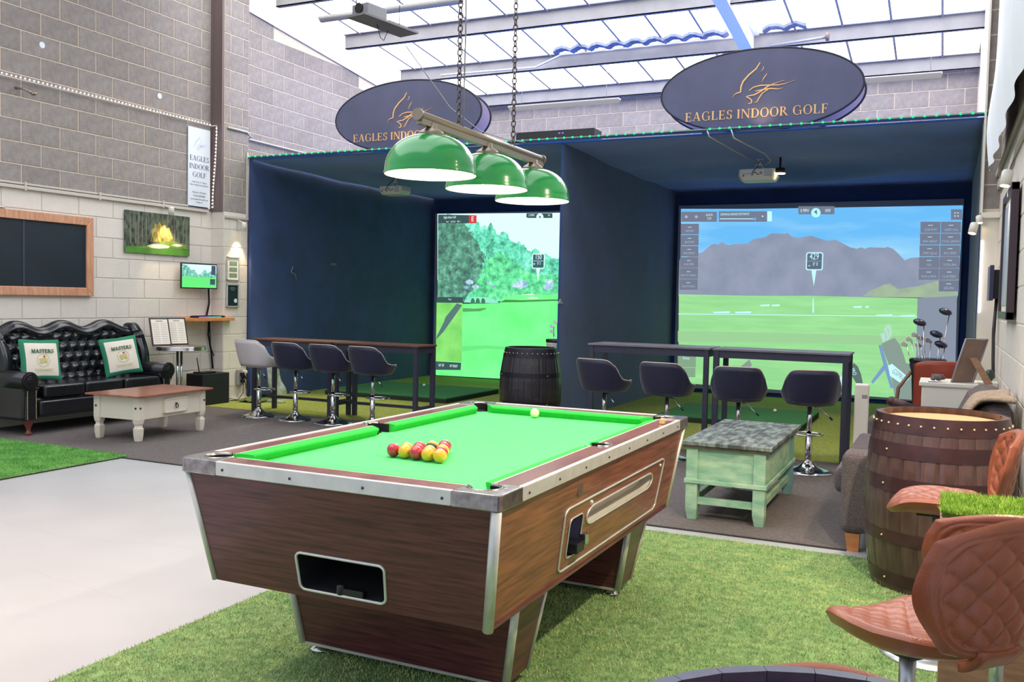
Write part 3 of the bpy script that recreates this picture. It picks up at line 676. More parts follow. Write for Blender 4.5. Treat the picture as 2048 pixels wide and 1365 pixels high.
L_('compass_arrow', [T_(826, 118), T_(832, 142), T_(848, 130)], emis('l_arrow', (40, 130, 180), e=KL), .009)
e_lui = emis('l_ui', (220, 246, 246))
def ltext(s_, x, y, h, sx=1): p = T_(x, y); return plane_text(s_, p[0], p[1], h, YS, .0105, e_lui, sl, sx)
ltext('Eagles Indoor Golf', 152, 133, .058, .55); ltext('Shot 1     150.3 YDS     +8FT 3', 178, 166, .036, .6); ltext('E', 325, 147, .12, .9); ltext('3 MPH', 772, 118, .05, .8); ltext('N', 905, 118, .045)
ltext('0.0° UP', 88, 1256, .07, .5); ltext('0.0° RIGHT', 182, 1262, .065, .5); ltext('Tee', 152, 756, .04)
pa, pb = on_y(*T_(776, 522), YS), on_y(*T_(872, 408), YS)
q = MB(); q.prism(rrect(pa.x, pb.x, pa.z, pb.z, .03), 'y', YS-.010, YS-.006); q.build('marker_border', e_lui, sl)
q = MB(); q.prism(rrect(pa.x+.014, pb.x-.014, pa.z+.014, pb.z-.014, .02), 'y', YS-.012, YS-.006); q.build('marker_panel', emis('l_marker', (54, 96, 100), e=KL), sl)
for s_, x, y, h in (('150', 825, 435, .12), ("0' 3", 829, 484, .06)):
    p = T_(x, y); plane_text(s_, p[0], p[1], h, YS, .0135, e_lui, sl)
L_('marker_pointer', [T_(808, 522), T_(820, 618), T_(836, 522)], e_lui, .0108); L_('marker_line', [T_(788, 466), T_(862, 466), T_(862, 463), T_(788, 463)], e_lui, .0135)
L_('marker_arrow', [T_(784, 484), T_(793, 494), T_(802, 484)], e_lui, .0135)
# ---- raised hitting mats with white balls
def mat_thing(x0, x1, y0, y1, label):
    t = thing('hitting_mat', label, 'mat', ((x0+x1)/2, (y0+y1)/2, .012), 0, 'raised hitting mats'); hx, hy = (x1-x0)/2, (y1-y0)/2
    MB().box(-hx, hx, -hy, hy, 0, .055).build('mat_base', m_rub, t, bevel=.004); MB().box(-hx, hx, -hy, hy, .055, .068).build('mat_top', m_mat, t)
mat_thing(-7.72, -5.8, 10.35, 11.9, 'raised green hitting mat with one ball in the left bay')
mat_thing(-3.0, -1.36, 10.35, 11.75, 'raised green hitting mat with one ball in the right bay')
def ball(name, c, r, m, label, cat='ball', group=None):
    q = MB(); q.sphere((0, 0, 0), r, 14); o = q.build(name, m); o.location = c; tag(o, label, cat, group); return o
m_gb = M('golf_ball', (240, 236, 232), .4)
p = on_z(848, 771, .10); ball('golf_ball', (p.x, p.y, .08+.0215), .0215, m_gb, 'single white golf ball on the left bay mat')
p = on_z(1550, 822, .10); ball('golf_ball', (p.x, p.y, .08+.0215), .0215, m_gb, 'single white golf ball on the right bay mat')
for i, (px, py) in enumerate(((933, 784), (939, 786), (945, 784))):
    p = on_z(px, py, .03); ball('golf_ball', (p.x, p.y, .0335), .0215, m_gb, '%s white golf ball of the three on the turf beside the left bay mat' % ('leftmost', 'middle', 'rightmost')[i], group='three golf balls beside the left mat')
for i, (px, py) in enumerate(((1604, 829), (1610, 829))):
    p = on_z(px, py, .03); p.x += .05; ball('golf_ball', (p.x, p.y, .0335), .0215, m_gb, '%s white golf ball of the pair beside the right bay mat' % ('left', 'right')[i], group='pair of golf balls beside the right mat')

# ================================================================== RUGS
def blades(name, x0, x1, y0, y1, z, n, h, wd, mat, parent, holes=()):
    x = np.random.uniform(x0, x1, n); y = np.random.uniform(y0, y1, n); a = np.random.uniform(0, 2*PI, n); hh = h*np.random.uniform(.6, 1.2, n)
    lx, ly = np.random.normal(0, h*.4, n), np.random.normal(0, h*.4, n)
    v = np.empty((n, 3, 3)); dx, dy = np.cos(a)*wd/2, np.sin(a)*wd/2
    v[:, 0] = np.stack([x-dx, y-dy, np.full(n, z)], 1); v[:, 1] = np.stack([x+dx, y+dy, np.full(n, z)], 1); v[:, 2] = np.stack([x+lx, y+ly, z+hh], 1)
    me = bpy.data.meshes.new(name); me.vertices.add(3*n); me.vertices.foreach_set('co', v.ravel())
    me.loops.add(3*n); me.loops.foreach_set('vertex_index', np.arange(3*n)); me.polygons.add(n); me.polygons.foreach_set('loop_start', np.arange(0, 3*n, 3)); me.polygons.foreach_set('loop_total', np.full(n, 3))
    me.update(); me.validate(); me.materials.append(mat); o = bpy.data.objects.new(name, me); col.objects.link(o); o.parent = parent; o['kind'] = 'stuff'; return o
t = thing('grass_rug', 'large artificial grass rug under the pool table', 'rug')
MB().box(-2.8, XR, .6, 5.33, .0005, .008).build('backing', m_rugbase, t)
blades('pile', -2.805, XR-.005, 1.9, 5.335, .006, 150000, .013, .0045, m_blade, t)
t = thing('grass_rug', 'artificial grass rug at the left edge in front of the black sofa', 'rug')
MB().box(-8.3, -6.12, 3.7, 5.53, .0085, .016).build('backing', m_rugbase, t)
blades('pile', -8.3, -6.115, 4.0, 5.535, .015, 50000, .016, .006, M('green_grass_blade', (88, 160, 70), .75, rgb2=(130, 196, 96), vs_=6), t)
# ================================================================== POOL TABLE
X0, X1, Y0, Y1, TZ = -2.35, -1.13, 2.34, 4.47, .82
t = thing('pool_table', 'mahogany pool table with bright green cloth and chrome corners', 'pool table', ((X0+X1)/2, (Y0+Y1)/2, 0))
ox, oy = (X0+X1)/2, (Y0+Y1)/2; HX, HY = (X1-X0)/2, (Y1-Y0)/2
MB().box(-HX+.03, HX-.03, -HY+.03, HY-.03, .745, .782).build('playing_cloth', m_cloth_g, t)
C_ = .16; RW = .10; pr_ = .055; pc = .095
def mirror(pts, sx, sy):
    p = [(sx*x, sy*y) for x, y in pts]; return p if sx*sy > 0 else p[::-1]
cap = [(0, .02), (.006, .006), (.02, 0), (C_, 0), (C_, RW)]
a_ = math.atan2(RW-pc, math.sqrt(pr_**2-(RW-pc)**2))
n = 14; A0, A1 = a_, -(1.5*PI)-a_+2*PI*0
arc = []
for i in range(n+1):
    a = a_+(-(1.5*PI)-2*a_)*i/n*-1 if False else a_ - (2*PI-(PI/2-2*a_)-0)*i/n
    arc.append((pc+pr_*math.cos(a), pc+pr_*math.sin(a)))
cap += arc+[(RW, C_), (0, C_)]
def place_cap(pts, sx, sy): return mirror([(x-HX, y-HY) for x, y in pts], -sx, -sy) if False else mirror([(HX-x, HY-y) for x, y in pts], sx, sy)
for sx in (-1, 1):
    for sy in (-1, 1):
        q = MB(); q.prism(place_cap(cap, sx, sy), 'z', .774, TZ+.004); c = q.build('corner_cap', m_dchrome, t, bevel=.004)
        cx, cy = sx*(HX-pc), sy*(HY-pc)
        q = MB(); aa = math.atan2(sy, sx); T = Matrix.Translation((cx, cy, 0))
        q.lathe([(pr_, .812), (pr_, TZ+.006), (pr_-.005, TZ+.006), (pr_-.005, .812)], 24, 0, T, aa-PI*.78, aa+PI*.78, caps=False); q.build('pocket_ring', m_dchrome, c)
        q = MB(); q.lathe([(pr_-.007, .70), (pr_-.007, TZ-.002)], 24, 0, T, aa-PI*.80, aa+PI*.80, caps=False); q.cyl((cx, cy, .7835), pr_-.008, .0008, 24); q.build('pocket_liner', m_blackm, c)
# wooden rails with aluminium trim
def rail_poly(sx, half):   # long rails, middle-pocket notch
    y0, y1 = (C_-HY, 0)
    pts = [(HX, -HY+C_), (HX, 0)] if True else []
    r = .045; xc = HX-.075
    arc = [(xc+r*math.cos(a), r*math.sin(a)) for a in [0-PI/2*i/8 for i in range(9)]]
    pts = [(HX, -HY+C_), (HX, 0)]+arc+[(HX-RW, -r), (HX-RW, -HY+C_)]
    if half > 0: pts = [(x, -y) for x, y in pts][::-1]
    return [(sx*x, y) for x, y in pts] if sx > 0 else [(sx*x, y) for x, y in pts][::-1]
for sx in (-1, 1):
    for h in (-1, 1):
        q = MB(); pts = [(x*1 if abs(abs(x)-HX) > 1e-6 else sx*(HX-.016), y) for x, y in rail_poly(sx, h)]
        q.prism(pts, 'z', .778, TZ); r_ = q.build('rail', m_woodtop, t)
        q = MB(); ya, yb = (-HY+C_, 0) if h < 0 else (0, HY-C_)
        xo, xi = sx*HX, sx*(HX-.018); q.box(min(xo, xi), max(xo, xi), ya, yb, .776, TZ+.003); q.build('rail_trim', m_alu, r_, bevel=.003)
        q = MB(); xo = sx*(HX-RW); xi = xo-sx*.006; q.box(min(xo, xi), max(xo, xi), ya+(0 if h < 0 else .05), yb-(.05 if h < 0 else 0), TZ-.002, TZ+.001); q.build('rail_inlay', m_alu, r_)
    q = MB(); q.lathe([(.045, .812), (.045, TZ+.005), (.038, TZ+.005), (.038, .812)], 20, 0, Matrix.Translation((sx*(HX-.075), 0, 0)), (-PI/2 if sx > 0 else PI/2), (PI/2 if sx > 0 else 3*PI/2), caps=False)
    c = q.build('middle_pocket_ring', m_dchrome, t)
    q = MB(); q.cyl((sx*(HX-.075), 0, .783), .037, .001, 20); q.lathe([(.037, .72), (.037, TZ-.002)], 20, 0, Matrix.Translation((sx*(HX-.075), 0, 0)), (-PI/2 if sx > 0 else PI/2), (PI/2 if sx > 0 else 3*PI/2), caps=False)
    for sy in (-1, 1): q.box(min(sx*(HX-.075), sx*(HX-RW-.03)), max(sx*(HX-.075), sx*(HX-RW-.03)), sy*.041-.003, sy*.041+.003, .783, TZ-.002)
    q.build('pocket_liner', m_blackm, c)
for sy in (-1, 1):
    q = MB(); xa = HX-C_; yo, yi = sy*(HY-.016), sy*(HY-RW); q.box(-xa, xa, min(yo, yi), max(yo, yi), .778, TZ); r_ = q.build('rail', m_woodtop, t)
    q = MB(); yo, yi = sy*HY, sy*(HY-.018); q.box(-xa, xa, min(yo, yi), max(yo, yi), .776, TZ+.003); q.build('rail_trim', m_alu, r_, bevel=.003)
    q = MB(); yo = sy*(HY-RW); yi = yo-sy*.006; q.box(-xa, xa, min(yo, yi), max(yo, yi), TZ-.002, TZ+.001); q.build('rail_inlay', m_alu, r_)
# cushions: nosed profile, mitred ends
def cushion(p0, p1, inward, e0, e1):
    p0, p1, n_ = Vector(p0), Vector(p1), Vector(inward); d = (p1-p0).normalized()
    prof = [(0, .783), (0, TZ-.001), (.012, TZ+.001), (.048, TZ-.006), (.050, TZ-.012), (.034, .783)]
    a = []; b_ = []
    for u, z in prof:
        a.append((*(p0+n_*u+d*u*e0), z)); b_.append((*(p1+n_*u-d*u*e1), z))
    q = MB(); k = len(prof); q.add(a+b_, [tuple(range(k))[::-1], tuple(range(k, 2*k))]+[(i, (i+1) % k, k+(i+1) % k, k+i) for i in range(k)])
    return q.build('cushion', m_cush, t)
xi, yi = HX-RW, HY-RW
for sx in (-1, 1):
    cushion((sx*xi, -HY+C_-.005), (sx*xi, -.05), (-sx, 0), 1.0, .35); cushion((sx*xi, .05), (sx*xi, HY-C_+.005), (-sx, 0), .35, 1.0)
for sy in (-1, 1): cushion((-HX+C_-.005, sy*yi), (HX-C_+.005, sy*yi), (0, -sy), 1.0, 1.0)
# screws along the trims
q = MB()
for y in [-.86+.245*i for i in range(8)]:
    for sx in (-1, 1): q.sphere((sx*HX, y, .797), .005, 6)
for x in (-.42, -.14, .14, .42): q.sphere((x, -HY, .797), .005, 6)
q.build('screw', m_screw, t, kind='stuff')
# body panels (tapered)
top = [(-2.33, 2.36), (-1.15, 2.36), (-1.15, 4.45), (-2.33, 4.45)]; bot = [(-2.28, 2.44), (-1.21, 2.44), (-1.21, 4.38), (-2.28, 4.38)]
TB, ZB = .776, .385
def PT(i, zf):  # corner i at height fraction
    a, b_ = Vector(top[i]), Vector(bot[i]); p = b_.lerp(a, zf); return Vector((p.x-ox, p.y-oy, ZB+(TB-ZB)*zf))
def on_panel(i, j, u, zf, off=0):
    a, b_ = PT(i, zf), PT(j, zf); p = a.lerp(b_, u); n_ = (PT(j, 0)-PT(i, 0)).cross(PT(i, 1)-PT(i, 0)).normalized(); return p+n_*off
def rrect_uv(u0, u1, z0, z1, ru, rz, n=5):
    pts = []
    for cx, cy, a in ((u1-ru, z0+rz, -PI/2), (u1-ru, z1-rz, 0), (u0+ru, z1-rz, PI/2), (u0+ru, z0+rz, PI)):
        pts += [(cx+ru*math.cos(a+PI/2*i/n), cy+rz*math.sin(a+PI/2*i/n)) for i in range(n+1)]
    return pts
def holed_panel(i, j, hole, mat, nm='side_panel', th=.018):
    """panel i-j with a rounded hole given as (u,z) list (counter-clockwise)"""
    bm = bmesh.new(); outer = [(0, 0), (1, 0), (1, 1), (0, 1)]
    V = [bm.verts.new(on_panel(i, j, u, z)) for u, z in outer]
    E_ = [bm.edges.new((V[k], V[(k+1) % 4])) for k in range(4)]
    for hl in hole:
        H = [bm.verts.new(on_panel(i, j, u, z)) for u, z in hl]
        E_ += [bm.edges.new((H[k], H[(k+1) % len(H)])) for k in range(len(H))]
    bmesh.ops.triangle_fill(bm, edges=E_, use_beauty=True)
    me = bpy.data.meshes.new(nm); bmesh.ops.recalc_face_normals(bm, faces=bm.faces); bm.to_mesh(me); bm.free(); me.materials.append(mat)
    o = bpy.data.objects.new(nm, me); col.objects.link(o); o.parent = t; m_ = o.modifiers.new('s', 'SOLIDIFY'); m_.thickness = .004; m_.offset = 0; return o
def outline(i, j, uv, w_, mat, parent, nm, off=.004):
    q = MB(); q.tube([on_panel(i, j, u, z, off) for u, z in uv], w_, 6, closed=True); return q.build(nm, mat, parent)
def recess(i, j, uv, depth, mat, parent, nm='recess'):
    q = MB(); a = [on_panel(i, j, u, z) for u, z in uv]; n_ = (PT(j, 0)-PT(i, 0)).cross(PT(i, 1)-PT(i, 0)).normalized()
    b_ = [p-n_*depth for p in a]; k = len(a); q.add(a+b_, [(m, (m+1) % k, k+(m+1) % k, k+m) for m in range(k)]+[tuple(range(k, 2*k))]); return q.build(nm, mat, parent)
hole = rrect_uv(.355, .665, .07, .40, .02, .05)
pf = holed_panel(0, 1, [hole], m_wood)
outline(0, 1, hole, .005, m_alu, pf, 'opening_frame'); recess(0, 1, hole, .2, m_blackm, pf)
q = MB(); c = on_panel(0, 1, .50, .07, -.005)
q.lathe([(.012, 0), (.016, .004), (.016, .032), (.010, .036)], 14, 0, Matrix.Translation(c)); q.box(c.x, c.x+.09, c.y-.01, c.y+.012, c.z+.002, c.z+.024); q.build('ball_stop', m_black, pf, bevel=.003)
h1 = rrect_uv(.30, .365, .20, .58, .012, .05); h2 = rrect_uv(.385, .80, .42, .60, .035, .088, 7)
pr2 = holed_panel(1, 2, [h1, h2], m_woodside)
outline(1, 2, rrect_uv(.27, .875, .10, .70, .02, .06), .0045, m_alu, pr2, 'coin_plate_frame')
outline(1, 2, h1, .003, m_alu, pr2, 'coin_slot_frame'); recess(1, 2, h1, .05, M('mech_blue_grey', (132, 128, 160), .3, metal=.6), pr2, 'coin_mechanism')
outline(1, 2, h2, .004, m_alu, pr2, 'ball_window_frame'); recess(1, 2, h2, .045, M('trough_grey', (196, 188, 178), .35), pr2, 'ball_trough')
q = MB(); c = on_panel(1, 2, .355, .30, .012); q.box(c.x-.05, c.x+.012, c.y-.055, c.y+.02, c.z-.03, c.z+.006); q.build('coin_slide', m_black, pr2, bevel=.003)
q = MB(); c = on_panel(1, 2, .365, .33, .012); q.box(c.x-.01, c.x+.016, c.y-.004, c.y+.03, c.z-.022, c.z+.018); q.build('slide_handle', m_chrome, pr2, bevel=.003)
q = MB(); c = on_panel(1, 2, .33, .84, .002); q.box(c.x-.003, c.x+.003, c.y-.022, c.y+.022, c.z-.022, c.z+.022); q.build('lock_plate', m_brass, pr2, bevel=.001)
q = MB(); c = on_panel(1, 2, .40, .64, .002); q.sphere(c, .010, 8); c = on_panel(1, 2, .85, .63, .002); q.sphere(c, .008, 8); q.build('lock_screw', m_alu, pr2)
q = MB(); c = on_panel(1, 2, .945, .66, .003); q.box(c.x-.002, c.x+.002, c.y-.03, c.y+.03, c.z-.012, c.z+.012); q.build('maker_plate', m_brass, pr2)
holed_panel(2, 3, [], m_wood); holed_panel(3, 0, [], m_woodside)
MB().box(-HX+.07, HX-.07, -HY+.12, HY-.12, ZB, ZB+.012).build('underside', m_wood, t)
for k in range(4):  # aluminium corner strips
    a, b_ = PT(k, 0), PT(k, 1.0); w_ = .017 if k == 1 else .011
    MB().rod(a, b_, w_, 10).build('corner_strip', m_alu, t)
MB().box(-HX+.02, HX-.02, -HY+.02, HY-.02, .768, .778).build('skirt_trim', m_alu, t)
# two pedestals
for (ya, yb, yc, yd) in ((2.78, 3.06, 2.83, 3.01), (4.0, 4.30, 4.03, 4.22)):
    q = MB(); zt, zb = ZB, .045; xa, xb_, xc, xd = -2.25, -1.27, -2.2, -1.33
    q.hexa([(xc-ox, yc-oy, zb), (xd-ox, yc-oy, zb), (xd-ox, yd-oy, zb), (xc-ox, yd-oy, zb), (xa-ox, ya-oy, zt), (xb_-ox, ya-oy, zt), (xb_-ox, yb-oy, zt), (xa-ox, yb-oy, zt)])
    pd = q.build('pedestal', m_wood, t)
    for (x_t, x_b) in ((xa, xc), (xb_, xd)):
        MB().rod((x_b-ox, yc-oy, zb), (x_t-ox, ya-oy, zt), .015, 10).build('edge_strip', m_alu, pd)
        MB().rod((x_b-ox, yd-oy, zb), (x_t-ox, yb-oy, zt), .008, 8).build('edge_strip', m_alu, pd)
        s_ = 1 if x_b > -2 else -1
        q = MB(); q.lathe([(.045, .009), (.045, .016), (.022, .028), (.014, .06)], 18, 0, Matrix.Translation((x_b-ox-s_*.05, yc-oy+.05, 0))); q.build('levelling_foot', m_chrome, pd)
    MB().box(xc-ox+.01, xd-ox-.01, yc-oy-.004, yd-oy+.004, .04, .05).build('kick_strip', m_alu, pd)
# balls
BR = .0262; zc_ = .7825+BR
pL, pR = Vector((-1.862, 2.925)), Vector((-1.650, 2.905)); dx = (pR-pL)/4; dy = Vector((-dx.y, dx.x))*.866
rows = [['red', 'yellow', 'red', 'yellow', 'yellow'], ['yellow', 'red', 'yellow', 'red'], ['red', 'black', 'yellow'], ['yellow', 'red'], ['red']]
nm5 = ['leftmost', 'second from the left', 'middle', 'second from the right', 'rightmost']
for r, rw in enumerate(rows):
    for k, cn in enumerate(rw):
        p = pL+dx*(k+.5*r)+dy*r
        where = [[n_+' ball of the front row' for n_ in nm5], [n_+' ball of the second row' for n_ in ('leftmost', 'second', 'third', 'rightmost')], [n_+' ball of the third row' for n_ in ('left', 'middle', 'right')], [n_+' ball of the pair behind the third row' for n_ in ('left', 'right')], ['apex ball at the far tip']][r][k]
        o = ball('pool_ball', (p.x, p.y, zc_), BR, {'red': m_red, 'yellow': m_yel, 'black': m_black}[cn], '%s pool ball, %s of the racked triangle' % (cn, where), 'ball', 'racked pool balls')
p = on_z(1066, 837, .7825); ball('cue_ball', (p.x, p.y+.02, .7825+.024), .024, m_cue, 'cream cue ball near the far cushion', 'ball')
p = on_z(1324, 848, .822); q = MB(); q.box(-.011, .011, -.011, .011, 0, .022); o = q.build('chalk_cube', m_chalkc, bevel=.002); o.location = (p.x, p.y, .8215); tag(o, 'small tan cube of cue chalk on the right rail', 'chalk')

# ================================================================== POOL TABLE LAMP
LX = -1.74
t = thing('pool_lamp', 'brass rail lamp with three green dome shades hung on chains over the table', 'lamp', (LX, 3.42, 2.03))
q = MB(); q.rod((0, -.555, .012), (0, .56, .012), .017, 12); q.box(-.012, .012, -.55, .555, -.02, .012); q.build('rail', m_brass, t)
q = MB(); q.rod((0, -.565, .012), (0, -.552, .012), .022, 14); q.rod((0, .55, .012), (0, .563, .012), .022, 14); q.build('end_cap', m_brass, t)
for yy in (2.957, 3.415, 3.878):
    y = yy-3.42; R0 = .17; T = Matrix.Translation((0, y, -.193))
    pr_o = [(R0+.003, 0), (R0+.003, .006), (R0, .014)]+[(R0*math.cos(a)**.82, .014+.135*math.sin(a)) for a in [PI/2*i/14*.93 for i in range(1, 15)]]
    q = MB(); q.lathe(pr_o, 40, 0, T, caps=False); s1 = q.build('lamp_shade', m_shade, t, fix=False)
    q = MB(); q.lathe([(max(.01, r-.004), z-.002 if z > .01 else z) for r, z in pr_o], 40, 0, T, caps=False); q.build('shade_lining', m_shadein, s1)
    q = MB(); q.lathe([(.05, .142), (.045, .158), (.022, .172), (.02, .19)], 20, 0, T); q.build('shade_cap', m_brass, s1)
    q = MB(); q.sphere((0, y, -.193+.055), .036, 12, sc=(1, 1, 1.2)); q.rod((0, y, -.193+.09), (0, y, -.193+.145), .016, 8); q.build('bulb', m_bulb, s1)
    L = point('shade_light', (LX, yy, 2.03-.193+.035), 24, (1, .82, .58), .03)
# chains and flex
def chain(x, y, z0, z1, wr=.0032):
    q = MB(); z = z0; i = 0
    while z < z1:
        pts = [(math.cos(a)*.0095, 0, math.sin(a)*.015) for a in [2*PI*k/8 for k in range(8)]]
        if i % 2: pts = [(0, u, w_) for u, _, w_ in pts]
        q.tube([(x+u, y+v, z+w_) for u, v, w_ in pts], wr, 4, closed=True); z += .023; i += 1
    return q
for y in (3.165, 3.662):
    q = chain(0, y-3.42, .03, roofz(3.5)-2.03); q.build('chain', m_chain, t, kind='stuff')
q = MB(); q.tube([(.012, 3.18-3.42, .02), (.016, 3.18-3.42, .4), (.010, 3.175-3.42, 1.4), (.01, 3.18-3.42, 3.4)], .003, 5); q.build('flex', m_grey, t)

# ================================================================== BARRELS
def barrel(label, loc, H, rh, rb, ns, ms, mh, mhead, hoops, stud_on=True, planks=True, group=None):
    t = thing('barrel', label, 'barrel', loc)
    R = lambda z: rh+(rb-rh)*(1-((z-H/2)/(H/2))**2)
    zs = [H*i/10 for i in range(11)]; q = MB(); da = 2*PI/ns; g = .0016; vs_ = []
    for z in zs:
        for k, (a, dr) in enumerate(((-da/2+g, -.003), (-da/4, 0), (da/4, 0), (da/2-g, -.003))):
            r = R(z)+dr; vs_.append((r*math.cos(a), r*math.sin(a), z))
    for z in zs:
        for a in (-da/2+g, da/2-g):
            r = R(z)-.022; vs_.append((r*math.cos(a), r*math.sin(a), z))
    n4 = 4*len(zs); fs = []
    for i in range(len(zs)-1):
        for k in range(3): fs.append((4*i+k, 4*i+k+1, 4*i+k+5, 4*i+k+4))
        fs.append((n4+2*i+1, n4+2*i, n4+2*i+2, n4+2*i+3)); fs.append((n4+2*i, 4*i, 4*i+4, n4+2*i+2)); fs.append((4*i+3, n4+2*i+1, n4+2*i+3, 4*i+7))
    e = len(zs)-1; fs += [(4*e, 4*e+1, 4*e+2, 4*e+3, n4+2*e+1, n4+2*e), (3, 2, 1, 0, n4, n4+1)]
    q.add(vs_, fs); s0 = q.build('stave', ms, t)
    for i in range(1, ns): linked('stave', s0.data, t, (0, 0, 0), (0, 0, da*i))
    for z0, z1 in hoops:
        q = MB(); zm = (z0+z1)/2; q.lathe([(R(z0)+.0025, z0), (R(zm)+.0025, zm), (R(z1)+.0025, z1)], 64, caps=False)
        for zz in (z0, z1): q.lathe([(R(zz)-.002, zz), (R(zz)+.0025, zz)], 64, caps=False)
        q.build('hoop', mh, t)
    zh = H-.03
    if planks:
        nw = 6; wd = 2*(rh-.02)/nw
        for i in range(nw):
            xa, xb_ = -(rh-.022)+i*wd+.0008, -(rh-.022)+(i+1)*wd-.0008; rr = rh-.02; pts = []
            m_ = 5
            for k in range(m_+1):
                x = xa+(xb_-xa)*k/m_; pts.append((x, -math.sqrt(max(1e-6, rr*rr-x*x))))
            for k in range(m_+1):
                x = xb_+(xa-xb_)*k/m_; pts.append((x, math.sqrt(max(1e-6, rr*rr-x*x))))
            q = MB(); q.prism(pts, 'z', zh-.02, zh, T=Matrix.Rotation(.5, 4, 'Z')); q.build('head_plank', mhead, t)
    else: MB().cyl((0, 0, zh-.02), rh-.02, .02, 40).build('head', mhead, t)
    if stud_on:
        q = MB(); z0, z1 = hoops[-1]; z = (z0+z1)/2
        for i in range(34): a = 2*PI*i/34; q.sphere(((R(z)+.005)*math.cos(a), (R(z)+.005)*math.sin(a), z), .0058, 6)
        for z0, z1 in hoops[:-1]:
            z = (z0+z1)/2
            for a in (-2.35, -.6, 1.4): q.sphere(((R(z)+.005)*math.cos(a), (R(z)+.005)*math.sin(a), z), .0055, 6)
        q.build('stud', m_stud, t, kind='stuff')
    return t
HB = .862
barrel('large dark brown oak barrel with brass studs and pale wood top beside the grey sofa', (.0, 5.02, .009), HB-.009, .300, .345, 26, m_staveA, m_hoop, m_head, ((.03, .09), (.24, .30), (.49, .56), (.655, .725), (.775, .855)))
barrel('black barrel standing at the end of the divider between the bays', (-4.0, 8.98, .013), .86, .275, .335, 26, m_staveB, m_hoopB, m_staveB, ((.03, .09), (.25, .30), (.55, .60), (.76, .85)), planks=False)
barrel('navy rimmed barrel top at the bottom edge nearest the camera', (-.085, 1.13, .009), HB-.032, .315, .36, 26, m_staveN, m_staveN, m_head, ((.03, .09), (.24, .30), (.49, .56), (.74, .79)), stud_on=False)

# ================================================================== BAR STOOLS (low-back bucket seats)
def bar_stool(seatmat, pipemat, label, loc, rz, seat_z=.585, back=.27, group='bar stools at the high tables'):
    t = thing('bar_stool', label, 'stool', loc, rz, group)
    # shell: s runs front-left -> back -> front-right
    def shell(s_, v):
        a = (s_-.5)*2      # -1..1
        ang = a*PI*.74; c, n_ = math.cos(ang), math.sin(ang)
        rx, ry = .222, .20
        x = rx*math.copysign(abs(n_)**.75, n_); y = -ry*math.copysign(abs(c)**.75, c)
        hgt = .055+(back-.055)*(1/(1+math.exp((abs(a)-.50)*17)))
        f = .80+.24*v**.7; z = seat_z-.03+v*(hgt+.03)
        top_in = 1-.10*max(0, v-.55)*(1 if abs(a) < .5 else .3)
        return (x*f*top_in, y*f-(.03*v if abs(a) < .45 else 0), z)
    q = MB(); q.grid(shell, 44, 8); q.build('seat_shell', seatmat, t, solid=.022)
    q = MB(); q.lathe([(.02, seat_z-.05), (.13, seat_z-.045), (.172, seat_z-.025), (.178, seat_z-.005), (.165, seat_z+.02), (.02, seat_z+.03)], 28, 0, Matrix.Diagonal((1.08, 1, 1, 1))); q.build('seat_cushion', seatmat, t)
    q = MB(); q.tube([Vector(shell(i/44, 1.0))+Vector((0, 0, .006)) for i in range(45)], .005, 6); q.build('piping', pipemat, t)
    q = MB(); q.cyl((0, 0, .05), .026, .27, 16); q.cyl((0, 0, .30), .019, seat_z-.35, 16); q.cyl((0, 0, .30), .029, .02, 16); q.build('pole', m_chrome, t)
    q = MB(); q.lathe([(.205, 0), (.205, .006), (.15, .018), (.08, .042), (.04, .075), (.032, .09)], 36); q.build('base', m_chrome, t)
    q = MB(); pts = [(.02, 0, .30)]+[(.12*math.sin(a)*1.1, .03+.14*(1-math.cos(a))*.5+.02, .30) for a in [.5+i*.25 for i in range(9)]]
    ring = [(.12*math.sin(a), .09-.11*math.cos(a), .30) for a in [2*PI*i/18 for i in range(18)]]
    q.tube(ring, .008, 6, closed=True); q.build('footrest', m_chrome, t)
    q = MB(); q.tube([(.03, -.02, seat_z-.055), (.09, -.04, seat_z-.07), (.12, -.05, seat_z-.11), (.165, -.06, seat_z-.15)], .005, 6); q.build('lever', m_chrome, t)
    q = MB(); q.rod((.15, -.058, seat_z-.135), (.172, -.062, seat_z-.157), .008, 8); q.build('lever_grip', m_black, t)
    return t
ws = bar_stool(m_whseat, m_whseat, 'white bucket bar stool at the left end of the left high table', (-6.95, 8.1, .008), -.1, seat_z=.60, back=.26)
sp = bar_stool(m_navyseat, m_pipe, 'dark bucket bar stool next to the white stool', (-6.42, 8.08, .008), -.05, seat_z=.60, back=.25)
st = [((-5.92, 8.08), -.05, 'dark bucket bar stool, third from the left at the left high tables'), ((-5.40, 8.06), -.08, 'dark bucket bar stool at the right end of the left high tables'),
      ((-2.79, 7.92), -.28, 'dark bucket bar stool with pale piping at the left end of the right high tables'), ((-2.19, 7.88), -.1, 'dark bucket bar stool second from the left at the right high tables'),
      ((-1.56, 7.84), .12, 'dark bucket bar stool behind the mint coffee table, third at the right high tables'), ((-.985, 7.88), .25, 'dark bucket bar stool at the right end nearest the slim heater')]
for (p, r, lb) in st: copy_tree(sp, (p[0], p[1], .008), r, lb)

